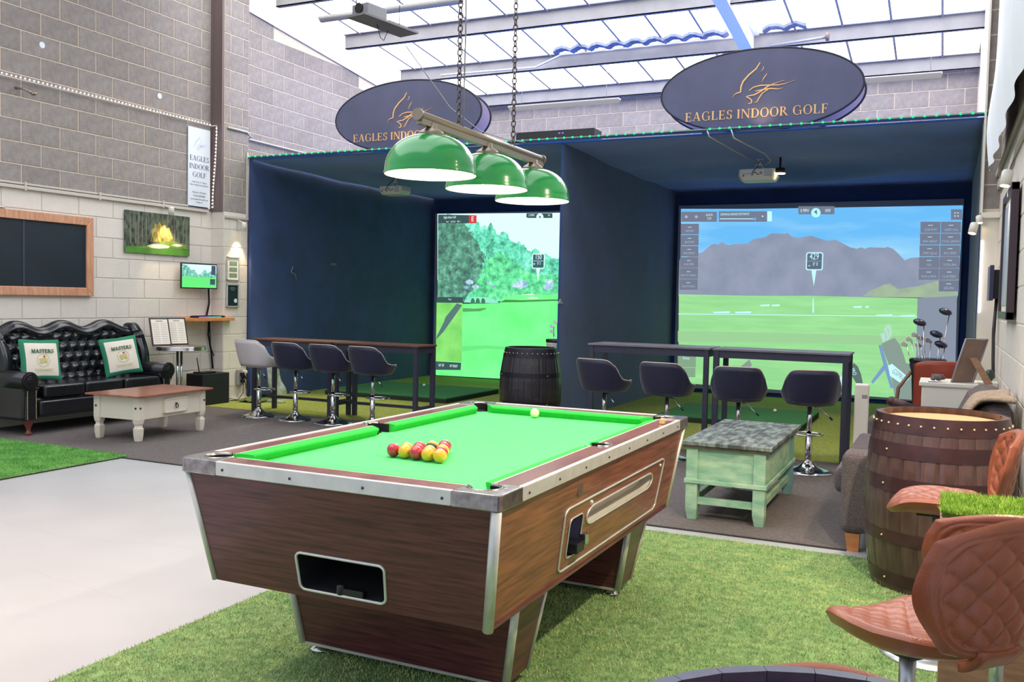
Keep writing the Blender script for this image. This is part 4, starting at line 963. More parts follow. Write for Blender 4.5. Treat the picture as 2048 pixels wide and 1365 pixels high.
# ================================================================== HIGH TABLES
def high_table(x0, x1, y0, y1, h, top, lb, lw=.045, low=True, group='high bar tables'):
    t = thing('high_table', lb, 'table', ((x0+x1)/2, (y0+y1)/2, .0), 0, group); a, b_ = (x1-x0)/2, (y1-y0)/2
    MB().box(-a-.01, a+.01, -b_-.01, b_+.01, h-.018, h).build('table_top', top, t, bevel=.002)
    for sx in (-1, 1):
        for sy in (-1, 1):
            z0 = .013 if (y1 if sy > 0 else y0) > 8.44 else .008
            q = MB(); cx, cy = sx*(a-lw/2), sy*(b_-lw/2); q.box(cx-lw/2, cx+lw/2, cy-lw/2, cy+lw/2, z0, h-.018); q.build('leg', m_frame, t, bevel=.002)
    for sy in (-1, 1):
        q = MB(); cy = sy*(b_-lw/2); q.box(-a+lw, a-lw, cy-.015, cy+.015, h-.085, h-.02); q.build('top_rail', m_frame, t)
    for sx in (-1, 1):
        q = MB(); cx = sx*(a-lw/2); q.box(cx-.015, cx+.015, -b_+lw, b_-lw, h-.085, h-.02); q.build('side_rail', m_frame, t)
        if low: MB().box(cx-.012, cx+.012, -b_+lw, b_-lw, .16, .20).build('stretcher', m_frame, t)
    if low: MB().box(-a+lw, a-lw, -.015, .015, .165, .195).build('stretcher', m_frame, t)
high_table(-7.28, -6.16, 8.36, 8.76, .865, m_bartop2, 'dark high table with brown top beside the white stool')
high_table(-6.12, -5.05, 8.36, 8.76, .865, m_bartop2, 'dark high table behind the two dark stools nearer the left screen')
high_table(-3.12, -1.955, 8.38, 8.82, .972, m_bartop, 'graphite high table left of the pair before the right screen', low=False)
high_table(-1.905, -.745, 8.38, 8.82, .972, m_bartop, 'graphite high table right of the pair before the right screen', low=False)

# ================================================================== COFFEE TABLES
t = thing('coffee_table', 'mint green distressed coffee table with worn dark top', 'table', (-1.21, 6.32, .007), 0); a, b_ = .245, .59
MB().box(-a-.03, a+.04, -b_-.03, b_+.04, .478, .505).box(-a-.02, a+.03, -b_-.02, b_+.03, .462, .478, 1).build('table_top', [m_worn, m_brown], t, bevel=.004)
for sx in (-1, 1):
    for sy in (-1, 1):
        q = MB(); cx, cy = sx*(a-.035), sy*(b_-.035); k = .037
        q.box(cx-k, cx+k, cy-k, cy+k, .26, .462)
        ox_ = sx*.012
        q.hexa([(cx-k+max(0, -ox_*0)+.014, cy-k+.010, 0), (cx+k-.006, cy-k+.010, 0), (cx+k-.006, cy+k-.010, 0), (cx-k+.014, cy+k-.010, 0), (cx-k, cy-k, .07), (cx+k, cy-k, .07), (cx+k, cy+k, .07), (cx-k, cy+k, .07)])
        q.box(cx-k, cx+k, cy-k, cy+k, .07, .26); q.build('leg', m_mintb if (sx > 0 and sy > 0) else m_mint, t, bevel=.002)
for sy in (-1, 1):
    MB().box(-a+.072, a-.072, sy*(b_-.02)-.008, sy*(b_-.02)+.008, .25, .462).build('end_panel', m_mint, t); MB().box(-a+.07, a-.07, sy*(b_-.035)-.015, sy*(b_-.035)+.015, .10, .145).build('stretcher', m_mint, t, bevel=.002)
for sx in (-1, 1):
    MB().box(sx*(a-.02)-.008, sx*(a-.02)+.008, -b_+.072, b_-.072, .25, .462).build('side_panel', m_mint, t); MB().box(sx*(a-.035)-.015, sx*(a-.035)+.015, -b_+.07, b_-.07, .10, .145).build('stretcher', m_mint, t, bevel=.002)
q = MB(); q.box(-a-.012, a+.012, -b_-.012, -b_+.001, .235, .262); q.box(-a-.012, a+.012, b_-.001, b_+.012, .235, .262); q.box(-a-.012, -a+.001, -b_, b_, .235, .262); q.box(a-.001, a+.012, -b_, b_, .235, .262)
q.build('moulding', m_mint, t, bevel=.003)

t = thing('coffee_table', 'cream coffee table with red-brown top and a small drawer', 'table', (-6.89, 6.5, .007), .05); a, b_ = .27, .44
MB().box(-a-.05, a+.05, -b_-.06, b_+.06, .412, .43).build('table_top', m_brtop, t, bevel=.004)
for sx in (-1, 1):
    for sy in (-1, 1):
        q = MB(); cx, cy = sx*(a-.035), sy*(b_-.035); q.box(cx-.037, cx+.037, cy-.037, cy+.037, .2, .412)
        q.lathe([(.030, 0), (.036, .01), (.044, .06), (.047, .12), (.036, .135), (.034, .15), (.044, .165), (.052, .2)], 4, 0, Matrix.Translation((cx, cy, 0)) @ Matrix.Rotation(PI/4, 4, 'Z'), sm=False); q.build('leg', m_cream, t, bevel=.003)
MB().box(-a+.01, a-.01, -b_+.01, b_-.01, .2, .412).build('apron', m_cream, t, bevel=.002)
q = MB(); q.box(a-.01, a+.012, -.13, .17, .235, .375); q.box(a+.01, a+.018, -.13, .17, .235, .25); q.box(a+.01, a+.018, -.13, .17, .36, .375); q.box(a+.01, a+.018, -.13, -.115, .235, .375); q.box(a+.01, a+.018, .155, .17, .235, .375)
dr = q.build('drawer', m_cream, t, bevel=.002)
q = MB(); q.sphere((a+.02, .02, .315), .012, 8); q.tube([(a+.028, .02+.018*math.cos(x), .295+.018*math.sin(x)) for x in [2*PI*i/12 for i in range(12)]], .004, 6, closed=True); q.build('ring_pull', m_iron, dr)
q = MB()
for y in (-b_+.02, b_-.02): q.sphere((a+.004, y, .31), .010, 8)
for x in (-a+.03, a-.03): q.sphere((x, -b_-.004, .31), .010, 8)
q.build('iron_nail', m_iron, t)

# ================================================================== BROWN QUILTED SHELL CHAIRS
def quilt(u, v, n=5.0, asp=1.0, depth=.010):
    a = (u*n+v*n*asp) % 1; b_ = (u*n-v*n*asp) % 1
    d = min(min(a, 1-a), min(b_, 1-b_)); return depth*(abs(math.sin(PI*a)*math.sin(PI*b_))**.36-1)
def pad(outline_fn, front, back, nu, nv, T=None, mi=0):
    """closed padded shape: front surface with quilting, smooth rear surface"""
    q = MB()
    for sgn, fn in ((1, front), (-1, back)): q.grid(lambda i, j: fn(*outline_fn(i, j)), nu, nv, mi, True, T=T)
    return q
def quilted_chair(label, loc, rz, seat_z=.585, base=True, yb=.23):
    t = thing('quilted_stool', label, 'stool', loc, rz, 'brown quilted leather stools')
    # seat faces +y; saddle: sides raised, front curls down, rises to the back
    def seatc(u, v, side):      # u -1..1 across, v -1 (back) .. 1 (front)
        rr = max(abs(u), abs(v)); l = math.hypot(u, v) or 1; k = (rr/l)**.8; x, y = u*k, v*k   # rounded square
        W_ = .178*(1-.10*max(0, y)) ; X = x*W_; Y = y*.188
        z = seat_z-.005+.035*x*x-.07*max(0, y-.45)**2*1.6+.03*max(0, -y-.3)
        edge = max(0, 1-rr**6)
        if side > 0: z += .024*edge**.5+(quilt(x*.5, y*.5, 6, 1, .006)*min(1, max(0, (.9-rr)/.05))); z -= 0
        else: z -= .038*edge**.5
        return (X, Y, z)
    q = MB()
    q.grid(lambda i, j: seatc(2*i-1, 2*j-1, 1), 46, 46); q.grid(lambda i, j: seatc(2*i-1, 2*j-1, -1), 24, 24)
    q.build('seat', m_leather, t)
    # back: winged, wide near the top and narrow at the foot
    def backc(u, v, side):
        rr = max(abs(u), abs(v)); l = math.hypot(u, v) or 1; k = (rr/l)**.34; x, y = u*k, v*k
        h = (y+1)/2; W_ = .12+.095*math.sin(min(1, h*1.5)*PI/2)**1.3-.03*max(0, h-.8)*2
        re = rr; rr = (abs(x)**5.9+abs(y)**5.9)**(1/5.9)
        X = x*W_; Z = seat_z+.005+h*.315-.035*x*x*h; Y = -yb-.045*h+.055*x*x-.0*h
        edge = max(0, 1-re**7)
        tk = .020*edge**.5; qd = quilt(x*.5, y*.5, 5.0, .85, .012)*min(1, max(0, (.80-rr)/.05))-.004*math.exp(-((rr-.84)/.015)**2)
        if side > 0: Y += tk+qd
        else: Y -= tk+qd
        return (X, Y, Z)
    q = MB(); q.grid(lambda i, j: backc(2*i-1, 2*j-1, 1), 50, 50); q.grid(lambda i, j: backc(2*i-1, 2*j-1, -1), 90, 90)
    q.build('backrest', m_leather, t)
    q = MB(); q.grid(lambda i, j: ((i-.5)*.12, -.19-.055*j, seat_z-.015+.05*j*j), 6, 6); q.build('back_bracket', m_leather, t, solid=.02)
    if base:
        q = MB(); q.cyl((0, 0, .05), .027, .26, 16); q.cyl((0, 0, .3), .019, seat_z-.335, 16); q.build('pole', m_silver, t)
        q = MB(); q.lathe([(.20, 0), (.20, .005), (.14, .02), (.07, .045), (.035, .075), (.03, .09)], 40); q.build('base', m_silver, t)
        q = MB(); q.box(-.08, .08, -.08, .08, seat_z-.045, seat_z-.02); q.build('seat_plate', m_black, t, bevel=.004)
    return t
qc = quilted_chair('nearest brown quilted leather stool, its padded back to the camera', (-.05, 2.33, .008), .84, seat_z=.628)
c2 = copy_tree(qc, (-.0, 3.98, .008), 1.62, 'brown quilted leather stool facing left in front of the large brown barrel'); c2.scale = (1, 1, .97)
c3 = copy_tree(qc, (.165, 2.86, .008), .06, 'brown quilted leather stool whose back top shows between grass-topped stand and nearest stool'); c3.scale = (1, 1, .915)
c4 = copy_tree(qc, (-.17, 1.74, .008), PI, 'brown quilted leather stool mostly hidden behind the navy rimmed barrel'); c4.scale = (1, 1, .66)

# ================================================================== GRASS-TOPPED STAND (right edge)
t = thing('grass_stand', 'wooden stand with bright artificial grass top at the right edge', 'stand', (.2, 3.36, .008))
q = MB(); q.box(-.18, .18, -.15, .15, .0, .66); q.build('plinth', m_boxwood, t, bevel=.003)
MB().box(-.192, .192, -.165, .165, .66, .715).build('top_tray', m_boxwood, t, bevel=.003)
MB().box(-.187, .187, -.16, .16, .715, .73).build('turf_backing', M('turf_backing', (70, 96, 30), .9), t)
blades('turf', -.19, .19, -.163, .163, .727, 9000, .022, .0035, m_blade2, t)

# ================================================================== CHESTERFIELD SOFA
t = thing('chesterfield_sofa', 'black buttoned leather wing-back sofa along the left wall', 'sofa', (-8.03, 6.66, .007), 0)
# local: +x is the front, y along the wall; half length .93
SL = .90
def btop(y):
    c = abs((y/SL))
    return 1.005+.035*math.cos(y*PI*2/.52+PI*.25)-.03*max(0, c-.7)/.3
def sback(u, v):
    y = -SL+.05+(2*SL-.1)*u; zt = btop(y); z = .36+(zt-.36)*v; x = -.20+.10*(1-v)
    # diamond tufting
    pu, pv = .118, .105; a = y/pu; r = z/pv
    g = 9
    for (yy, zz) in (((round(a-.5*(round(r) % 2))+.5*(round(r) % 2)), round(r)),):
        d = math.hypot((a-yy)*1.0, (r-zz)); g = d
    gl = min(abs(((a+r*.5) % 1)-.5), abs(((a-r*.5) % 1)-.5)); 
    if v < .9: x += -.030*math.exp(-(g/.22)**2)+.016*min(1, g*1.6)
    x += .03*math.sin(PI*min(1, max(0, (v-.86)/.14)))
    return (x, y, z)
q = MB(); q.grid(sback, 210, 66); q.build('backrest', m_bleath, t)
q = MB(); n = 40
for i in range(n):
    y0, y1 = -SL+2*SL*i/n, -SL+2*SL*(i+1)/n
    q.hexa([(-.36, y0, .12), (-.19, y0, .12), (-.19, y1, .12), (-.36, y1, .12), (-.36, y0, btop(y0)-.03), (-.205, y0, btop(y0)-.012), (-.205, y1, btop(y1)-.012), (-.36, y1, btop(y1)-.03)])
bk = q.build('back_shell', m_bleath, t)
q = MB(); q.tube([(-.235, -SL+.02+2*(SL-.02)*i/60, btop(-SL+.02+2*(SL-.02)*i/60)-.018) for i in range(61)], .045, 10); q.build('top_roll', m_bleath, t)
for i in range(3):
    y0 = -.70+.468*i; q = MB(); q.box(-.17, .36 if i == 2 else .34, y0+.004, y0+.464, .345, .465); q.build('seat_cushion', m_bleath, t, bevel=.028, seg=4)
MB().box(-.30, .30, -.78, .78, .16, .35).build('seat_base', m_bleath, t, bevel=.02)
MB().box(.27, .335, -.74, .74, .165, .325).build('front_roll', m_bleath, t, bevel=.03, seg=4)
for s in (-1, 1):
    yc = s*(SL-.075)
    q = MB(); q.box(-.34, .30, yc-.07, yc+.07, .14, .50); q.build('arm', m_bleath, t, bevel=.03, seg=3)
    q = MB(); q.rod((-.28, yc+s*.02, .515), (.33, yc+s*.02, .515), .088, 20); q.build('arm_roll', m_bleath, t)
    q = MB(); q.rod((.325, yc+s*.02, .515), (.338, yc+s*.02, .515), .074, 20); q.rod((.33, yc+s*.02, .515), (.345, yc+s*.02, .515), .03, 14); q.tube([(.335, yc+s*.02+.05*math.cos(a)*(1-a/14), .515+.05*math.sin(a)*(1-a/14)) for a in [i*.4 for i in range(20)]], .006, 5)
    q.prism([(yc-.085, .45), (yc+.085, .45), (yc+.05, .38), (yc+.055, .15), (yc-.055, .15), (yc-.05, .38)], 'x', .30, .325); q.build('arm_facing', m_bleath, t, bevel=.006)
    q = MB()
    for i in range(22): q.sphere((.327, yc-.045, .16+.26*i/21), .004, 5); q.sphere((.327, yc+.045, .16+.26*i/21), .004, 5)
    q.build('stud', m_stud, t, kind='stuff')
    def wing(u, v):
        z = .50+.50*v; x = -.30+.30*u*(1-.35*v**2)+.02*math.sin(PI*v); z = z+.03*u*(1-v)-.10*u*u*v+.04*math.sin(PI*u)*v
        return (x, yc+s*(.02-.02*u), z)
    q = MB(); q.grid(wing, 16, 16); q.build('wing', m_bleath, t, solid=.10, bevel=0)
    for x in (-.28, .26):
        q = MB(); q.lathe([(.026, 0), (.030, .02), (.018, .04), (.022, .07), (.042, .115), (.05, .15), (.05, .165)], 14, 0, Matrix.Translation((x, yc*.985, 0))); q.build('leg', M('mahogany_leg', (120, 62, 48), .3, coat=.4), t)
# cushions on the sofa
def masters(label, loc, rz, tilt, roll):
    t = thing('cushion', label, 'cushion', loc, rz, 'tournament cushions on the black sofa'); t.rotation_euler = (roll, tilt, rz)
    S = .205
    def pf(u, v, s):
        x, y = 2*u-1, 2*v-1; d = max(0, (1-x*x)*(1-y*y))**.45; k = 1-.06*(1-max(abs(x), abs(y))**2)*0-.05*(1-abs(x*y))*max(abs(x), abs(y))**3
        return (s*.05*d, x*S*k, y*S*k)
    q = MB(); q.grid(lambda u, v: pf(u, v, 1), 30, 30); q.grid(lambda u, v: pf(u, v, -1), 30, 30)
    for i, (a, f) in enumerate(zip(q.s, q.f)):
        c = [q.v[k] for k in f]; my = sum(p[1] for p in c)/4; mz = sum(p[2] for p in c)/4
        if abs(my) > S*.80 or abs(mz) > S*.80: q.m[i] = 1
    q.build('cover', [m_pillow, m_pgreen], t)
    Tx = Matrix.Translation((.0545, 0, 0)) @ Matrix.Rotation(PI/2, 4, 'Z')
    P, W_ = serif('MASTERS', .036, .10); q = MB()
    for i, p in enumerate(P): q.prism([(u, v+.062) for u, v in p], 'y', -.0005-.0001*(i % 5), .006, T=Tx)
    q.build('lettering', M('green_thread', (62, 112, 92), .8), t)
    q = MB(); q.tube([(.054, .062*math.cos(a), -.01+.062*math.sin(a)) for a in [2*PI*i/30 for i in range(30)]], .0016, 5, closed=True); q.build('crest_ring', m_pgold, t)
    q = MB(); q.prism([(-.038, .018), (.01, .022), (.036, .02), (.04, -.006), (.036, -.03), (.028, -.034), (.026, -.016), (.0, -.02), (-.02, -.034), (-.034, -.018)], 'y', .0, .006, T=Tx @ Matrix.Translation((0, 0, -.012)))
    q.build('map_print', m_pgold, t)
    q = MB(); q.prism([(.004, .028), (.004, .046), (.022, .040), (.020, .03)], 'y', -.001, .006, T=Tx @ Matrix.Translation((0, 0, -.012))); q.build('flag_print', m_pred, t)
    q = text('TOURNAMENT', .028, m_pgold, t, (.0545, 0, -.105), (PI/2, 0, PI/2))
    return t
masters('square green and cream tournament cushion at the near end of the black sofa', (-7.97, 6.13, .695), -.12, -.22, -.04)
masters('square green and cream tournament cushion leaning at the far wing of the black sofa', (-7.95, 7.08, .69), -.30, -.22, .12)

# ================================================================== LEFT WALL THINGS
def on_wall_left(px, py, X=XW+.02): return on_x(px, py, X)
# blackboard in pine frame
t = thing('framed_blackboard', 'dark board in a wide pine frame above the black sofa', 'board', (XW, 6.30, 1.745))
z0, z1, y0, y1 = -.425, .425, -.95, .82
MB().box(.015, .03, y0+.08, y1-.08, z0+.085, z1-.085).build('board', m_chalk, t)
MB().box(.03, .034, -.02, .0, z0+.09, z1-.09).build('board_seam', M('board_seam', (54, 64, 76), .5), t)
def mit(pts): return pts
wf = .09
for nm_, pts in (('frame_rail', [(y0, z1), (y1, z1), (y1-wf, z1-wf), (y0+wf, z1-wf)]), ('frame_rail', [(y0, z0), (y0+wf, z0+wf), (y1-wf, z0+wf), (y1, z0)]), ('frame_stile', [(y1, z0), (y1-wf, z0+wf), (y1-wf, z1-wf), (y1, z1)]), ('frame_stile', [(y0, z0), (y0, z1), (y0+wf, z1-wf), (y0+wf, z0+wf)])):
    q = MB(); q.prism(pts, 'x', .012, .05); q.build(nm_, m_pine if nm_ == 'frame_rail' else m_pinez, t, bevel=.006)
# picture of the tree-lined green
t = thing('wall_picture', 'unframed print of a bunkered golf green among tall trees', 'picture', (XW+.003, 8.045, 2.063))
hy, hz = .49, .24
MB().box(.012, .028, -hy, hy, -hz, hz).build('panel', foliage('pic_wood', (36, 40, 40), (78, 92, 76), (150, 158, 130), 7, 0) if False else M('pic_trees', (30, 36, 38), .6, rgb2=(112, 122, 100), vs_=16, stretch=(1, 2.0, .8), detail=10), t)
def pic(nm_, pts, m, o): q = MB(); q.prism([(a*hy, b_*hz) for a, b_ in pts], 'x', .028, .028+o); return q.build(nm_, m, t)
pic('lawn', [(-1, -1), (1, -1), (1, -.72), (.3, -.55), (-.3, -.62), (-1, -.72)], M('pic_lawn', (84, 138, 50), .6, var=.15, vs_=8), .0006)
pic('green', [(-.62, -.72), (-.2, -.55), (.1, -.36), (.55, -.30), (.9, -.42), (.95, -.66), (.3, -.60), (-.1, -.74)], M('pic_green', (120, 150, 60), .6, var=.2, vs_=9), .0010)
pic('glow_trees', [(-.26, -.40), (-.2, -.1), (-.24, .15), (-.14, .25), (-.12, .5), (-.02, .42), (.02, .62), (.1, .4), (.18, .5), (.24, .3), (.34, .36), (.38, .1), (.44, -.1), (.42, -.36)], M('pic_gold', (92, 84, 36), .6, rgb2=(214, 186, 96), vs_=22, detail=8, stretch=(1, 2, .8)), .0008)
pic('bunker', [(-.36, -.62), (-.2, -.52), (.1, -.50), (.35, -.56), (.3, -.66), (.0, -.72), (-.25, -.70)], M('pic_sand', (240, 226, 196), .6), .0014)
pic('bunker', [(.4, -.50), (.55, -.42), (.72, -.42), (.78, -.50), (.6, -.56)], MATS['pic_sand'], .0014)
for x in (-.85, -.7, -.62, -.5, -.38, -.05, .18, .5, .62, .78, .9):
    pic('trunk', [(x-.008, -.55), (x+.008, -.55), (x+.006, .75), (x-.004, .75)], M('pic_trunk', (150, 140, 120), .6), .0012)
# white sign with logo
t = thing('wall_sign', 'tall white EAGLES INDOOR GOLF sign beside the steel column', 'sign', (XW+.016, 8.695, 2.92))
MB().box(0, .012, -.185, .185, -.49, .49).build('panel', m_signw, t, bevel=.002)
Ts = Matrix.Translation((.0125, 0, 0)) @ Matrix.Rotation(PI/2, 4, 'Z')
q = MB()
for p in eagle(.00044): q.prism([(u-.0+.0, v+.27) for u, v in p], 'y', -.0005, .001, T=Ts)
q.build('eagle_emblem', M('pale_blue_print', (150, 172, 200), .6), t)
for s_, z in (('EAGLES', .085), ('INDOOR', -.015), ('GOLF', -.115)):
    P, W_ = serif(s_, .062, .10); q = MB()
    for i, p in enumerate(P): q.prism([(u, v+z-.0) for u, v in p], 'y', -.0005-.00008*(i % 5), .001, T=Ts)
    q.build('lettering', m_print, t)
for s_, z, h in (('Golf, Pool, F1, Darts,', -.175, .03), ('Beer & Big Screen Sports', -.21, .03), ('Eastern Avenue', -.30, .036), ('01452000484', -.345, .036), ('www.eaglesindoorgolf.co.uk', -.385, .026), ('Google us', -.42, .026)):
    text(s_, h, M('grey_print', (110, 120, 136), .6), t, (.0128, 0, z), (PI/2, 0, PI/2))
# LED string: along the wall, then down the column
t = thing('led_strip', 'warm white LED string along the left wall and down the steel column', 'light string', (XW, 6.5, 3.47))
q = MB(); q.tube([(.04, -2.2, -.015), (.04, 2.38, .0), (.12, 2.39, 0)], .008, 6); q.tube([(.12, 2.395, .0), (.10, 2.395, -.5), (.06, 2.395, -.85), (.07, 2.395, -1.02)], .006, 6); q.build('tape', m_conduit, t)
q = MB()
for i in range(90): q.sphere((.05, -2.1+4.45*i/89, .012), .0075, 5)
for i in range(24):
    k = i/23; q.sphere((.12-.06*k+.006*math.sin(k*6), 2.388, -.03-k*.98), .009, 5)
q.build('led', m_ledw, t, kind='stuff')
# bracket and small white spotlight lower down
def wall_spot(label, loc, target, out, r=.032, L=.09, power=30, ang=55):
    t = thing('wall_spotlight', label, 'light', loc, 0, 'small white wall spotlights'); c = Vector(loc); d = (Vector(target)-c).normalized(); o = Vector(out)
    q = MB(); q.tube([o-c, (o-c)*.3+Vector((0, 0, .03)), -d*(L*.55)], .007, 6); q.sphere(-d*L*.5, .014, 8); q.build('arm', m_white, t)
    q = MB(); T = d.to_track_quat('Z', 'Y').to_matrix().to_4x4(); q.lathe([(.01, -L*.62), (r*.8, -L*.6), (r, -L*.5), (r, L*.4), (r-.003, L*.4), (r-.004, L*.2)], 18, 0, T, caps=False); h = q.build('lamp_head', m_white, t)
    q = MB(); q.lathe([(.001, L*.25), (r-.005, L*.26)], 18, 0, T, caps=False); q.build('lens', m_bulb, h)
    spot('spot_beam', c+d*(L*.45), target, power, (1, .78, .48), ang, .5, .02)
wall_spot('white spotlight on the trunking above the golf print', (-8.30, 8.12, 2.33), (-8.44, 8.22, 1.2), (XW+.03, 8.12, 2.40), power=22, ang=70)
wall_spot('white spotlight shining down the white pier', (-8.13, 9.17, 2.23), (-8.24, 9.17, 1.2), (XP+.01, 9.17, 2.33), power=22, ang=62)
# discs
for (px, py, lb) in ((85, 90, 'round white disc on the grey blocks near the top left corner'), (320, 192, 'round white disc on the grey blocks above the white sign')):
    p = on_x(px, py, XW+.012); q = MB(); q.rod((0, 0, 0), (.006, 0, 0), .032, 24); o = q.build('wall_disc', m_signw); o.location = (XW+.003, p.y, p.z); tag(o, lb, 'disc')
p = on_x(32, 170, -8.3); q = MB(); q.tube([(XW+.0, p.y+.1, 3.38), (XW+.12, p.y+.12, 3.36), (XW+.15, p.y+.18, 3.33)], .012, 6); q.sphere((XW+.15, p.y+.19, 3.33), .03, 8, sc=(1, 1, .7)); tag(q.build('wall_bracket', m_brass), 'small brown bracket lamp under the LED string at the left edge', 'bracket')
q = MB(); q.lathe([(.12, 0), (.12, .01), (.02, .03), (.01, .05)], 24); q.tube([(0, 0, .04), (0, 0, .12), (-.1, 0, .2), (-.2, 0, .21)], .008, 6); o = q.build('wall_uplight', m_white); o.location = (-8.22, 5.80, 2.15); tag(o, 'flat white dish light cut by the left picture edge above the board', 'light')
# conduit above, past the pier
q = MB(); q.tube([(XP+.02, 8.98, 3.46), (XP+.02, 9.33, 3.46), (XP-.02, 9.45, 3.42), (XW+.03, 9.55, 3.42), (XW+.03, 13.5, 3.40)], .014, 6)
tag(q.build('wall_conduit', m_conduit), 'pale conduit running along the left wall past the pier', 'conduit')
# monitor, cables, shelf, keyboard
t = thing('wall_monitor', 'small flat monitor with a golf picture on the left wall', 'monitor', (-8.32, 8.60, 1.585), -.10)
MB().box(-.02, .0, -.275, .275, -.155, .155).build('case', m_black, t, bevel=.004)
def mon(nm_, pts, m, o): q = MB(); q.prism([(a*.262, b_*.142) for a, b_ in pts], 'x', 0, .0006+o); return q.build(nm_, m, sc_)
sc_ = MB().box(0, .0008, -.262, .262, -.142, .142).build('screen', emis('m_sky', (206, 238, 250), e=1.05), t)
mon('screen_trees', [(-1, -.1), (-1, .95), (-.7, .9), (-.5, .5), (-.3, .55), (-.1, .1), (.1, .2), (.3, .6), (.5, .3), (.7, .5), (1, .2), (1, -.1)], foliage('m_trees', (66, 110, 96), (110, 190, 170), (180, 236, 230), 30), .0004)
mon('screen_grass', [(-1, -1), (1, -1), (1, -.1), (-1, -.05)], emis('m_grass', (100, 226, 120)), .0008)
mon('screen_panel', [(.62, -.72), (.92, -.72), (.92, -.22), (.62, -.22)], emis('m_panel', (60, 80, 100)), .0012); mon('screen_panel', [(.7, .15), (.95, .15), (.95, .95), (.7, .95)], emis('m_panel', (60, 80, 100)), .0012)
MB().box(-.11, -.02, -.05, .05, -.05, .05).build('bracket', m_black, t)
q = MB(); q.tube([(XW+.05, 8.84, 1.43), (XW+.04, 8.86, 1.25), (XW+.04, 8.82, 1.1)], .012, 6); q.tube([(XW+.04, 8.86, 1.02), (XW+.05, 8.84, .85), (XW+.04, 8.9, .65), (XW+.04, 8.93, .42)], .012, 6)
q.tube([(XW+.05, 8.86, 1.02), (XW+.06, 8.87, .7), (XW+.05, 8.98, .5), (XW+.05, 9.0, .4)], .006, 5)
tag(q.build('monitor_cable', m_blackm), 'bundle of black cables hanging from the monitor past the wall shelf', 'cable')
t = thing('wall_shelf', 'short wooden shelf holding the keyboard under the monitor', 'shelf', (XW, 8.72, 1.055))
MB().box(.012, .29, -.33, .33, -.018, .018).build('board', m_oak, t, bevel=.002)
t = thing('keyboard', 'black keyboard with glowing keys on the wall shelf', 'keyboard', (-8.27, 8.66, 1.074))
MB().box(-.07, .07, -.2, .2, 0, .018).build('case', m_black, t, bevel=.004)
q = MB()
for i in range(5):
    for j in range(14): q.box(-.06+i*.025, -.04+i*.025, -.19+j*.0272, -.168+j*.0272, .018, .026)
q.build('key', m_blackm, t, kind='stuff')
q = MB(); q.box(.07, .0712, -.19, -.05, .004, .014, 0); q.box(.07, .0712, -.05, .06, .004, .014, 1); q.box(.07, .0712, .06, .19, .004, .014, 2); q.build('light_bar', [emis('kb_v', (190, 130, 250)), emis('kb_c', (130, 200, 250)), emis('kb_g', (110, 220, 190))], t)
q = MB(); q.sphere((0, 0, .014), .028, 10, sc=(1.3, 1, .5)); o = q.build('computer_mouse', m_black); o.location = (-8.27, 8.95, 1.074); tag(o, 'black computer mouse beside the keyboard on the wall shelf', 'mouse')
# pier notices
for zc, hz, lb, dark in ((1.695, .15, 'silver framed notice with three printed strips on the white pier', False), (1.352, .148, 'silver framed dark notice low on the white pier', True)):
    t = thing('framed_notice', lb, 'notice', (XP+.012, 9.085, zc), 0, 'two framed notices on the pier')
    MB().box(0, .008, -.10, .10, -hz+.01, hz-.01).build('backing', m_chalk if dark else m_paper, t)
    q = MB(); wf = .016
    q.box(0, .018, -.11, .11, hz-wf, hz); q.box(0, .018, -.11, .11, -hz, -hz+wf); q.box(0, .018, -.11, -.11+wf, -hz, hz); q.box(0, .018, .11-wf, .11, -hz, hz); q.build('frame', m_alu, t, bevel=.003)
    if not dark:
        for k in range(3):
            z = .065-k*.075; MB().box(.008, .0095, -.065, .075, z-.027, z+.027).build('printed_strip', M('strip_green_grey', (128, 146, 128), .6), t)
            text('ABC'[k:k+1] if False else '- -', .03, m_signw, t, (.0105, 0, z), (PI/2, 0, PI/2))
    else:
        for k, wd in enumerate((.08, .11, .06)): MB().box(.008, .0095, -wd/2, wd/2, .1-k*.016, .107-k*.016).build('printed_line', M('grey_print2', (130, 144, 150), .6), t)
        q = MB(); q.prism([(.02, -.06), (.05, -.035), (.075, -.045), (.08, -.08), (.05, -.095), (.03, -.08)], 'x', .008, .0095); q.build('printed_shape', m_signw, t)
# subwoofer with router
t = thing('subwoofer', 'black cube loudspeaker on the carpet below the wall shelf', 'speaker', (-8.22, 8.64, .007), .0)
MB().box(-.13, .13, -.22, .24, .0, .385).build('cabinet', M('black_vinyl', (22, 26, 36), .6, bump=.2, bs=120), t, bevel=.004); MB().box(-.12, .12, -.228, -.22, .015, .37).build('grille', m_blackm, t)
t = thing('router', 'flat black router with upright aerial on the black loudspeaker', 'router', (-8.22, 8.58, .392)); MB().box(-.08, .08, -.1, .12, 0, .022).build('body', m_black, t, bevel=.005); MB().rod((0, -.08, .02), (-.01, -.11, .2), .007, 8).build('aerial', m_black, t)
t = thing('socket_box', 'double power socket with plugs at the foot of the white pier', 'socket', (XP+.013, 9.22, .30)); MB().box(0, .03, -.06, .06, -.10, .10).build('plate', m_grey, t, bevel=.004)
q = MB()
for y, z in ((.0, .04), (.03, .0), (.01, -.05)): q.box(.03, .075, y-.022, y+.022, z-.022, z+.022)
q.build('plug', m_black, t, bevel=.005); MB().box(.03, .09, .02, .06, .05, .09).build('white_plug', m_white, t, bevel=.008)
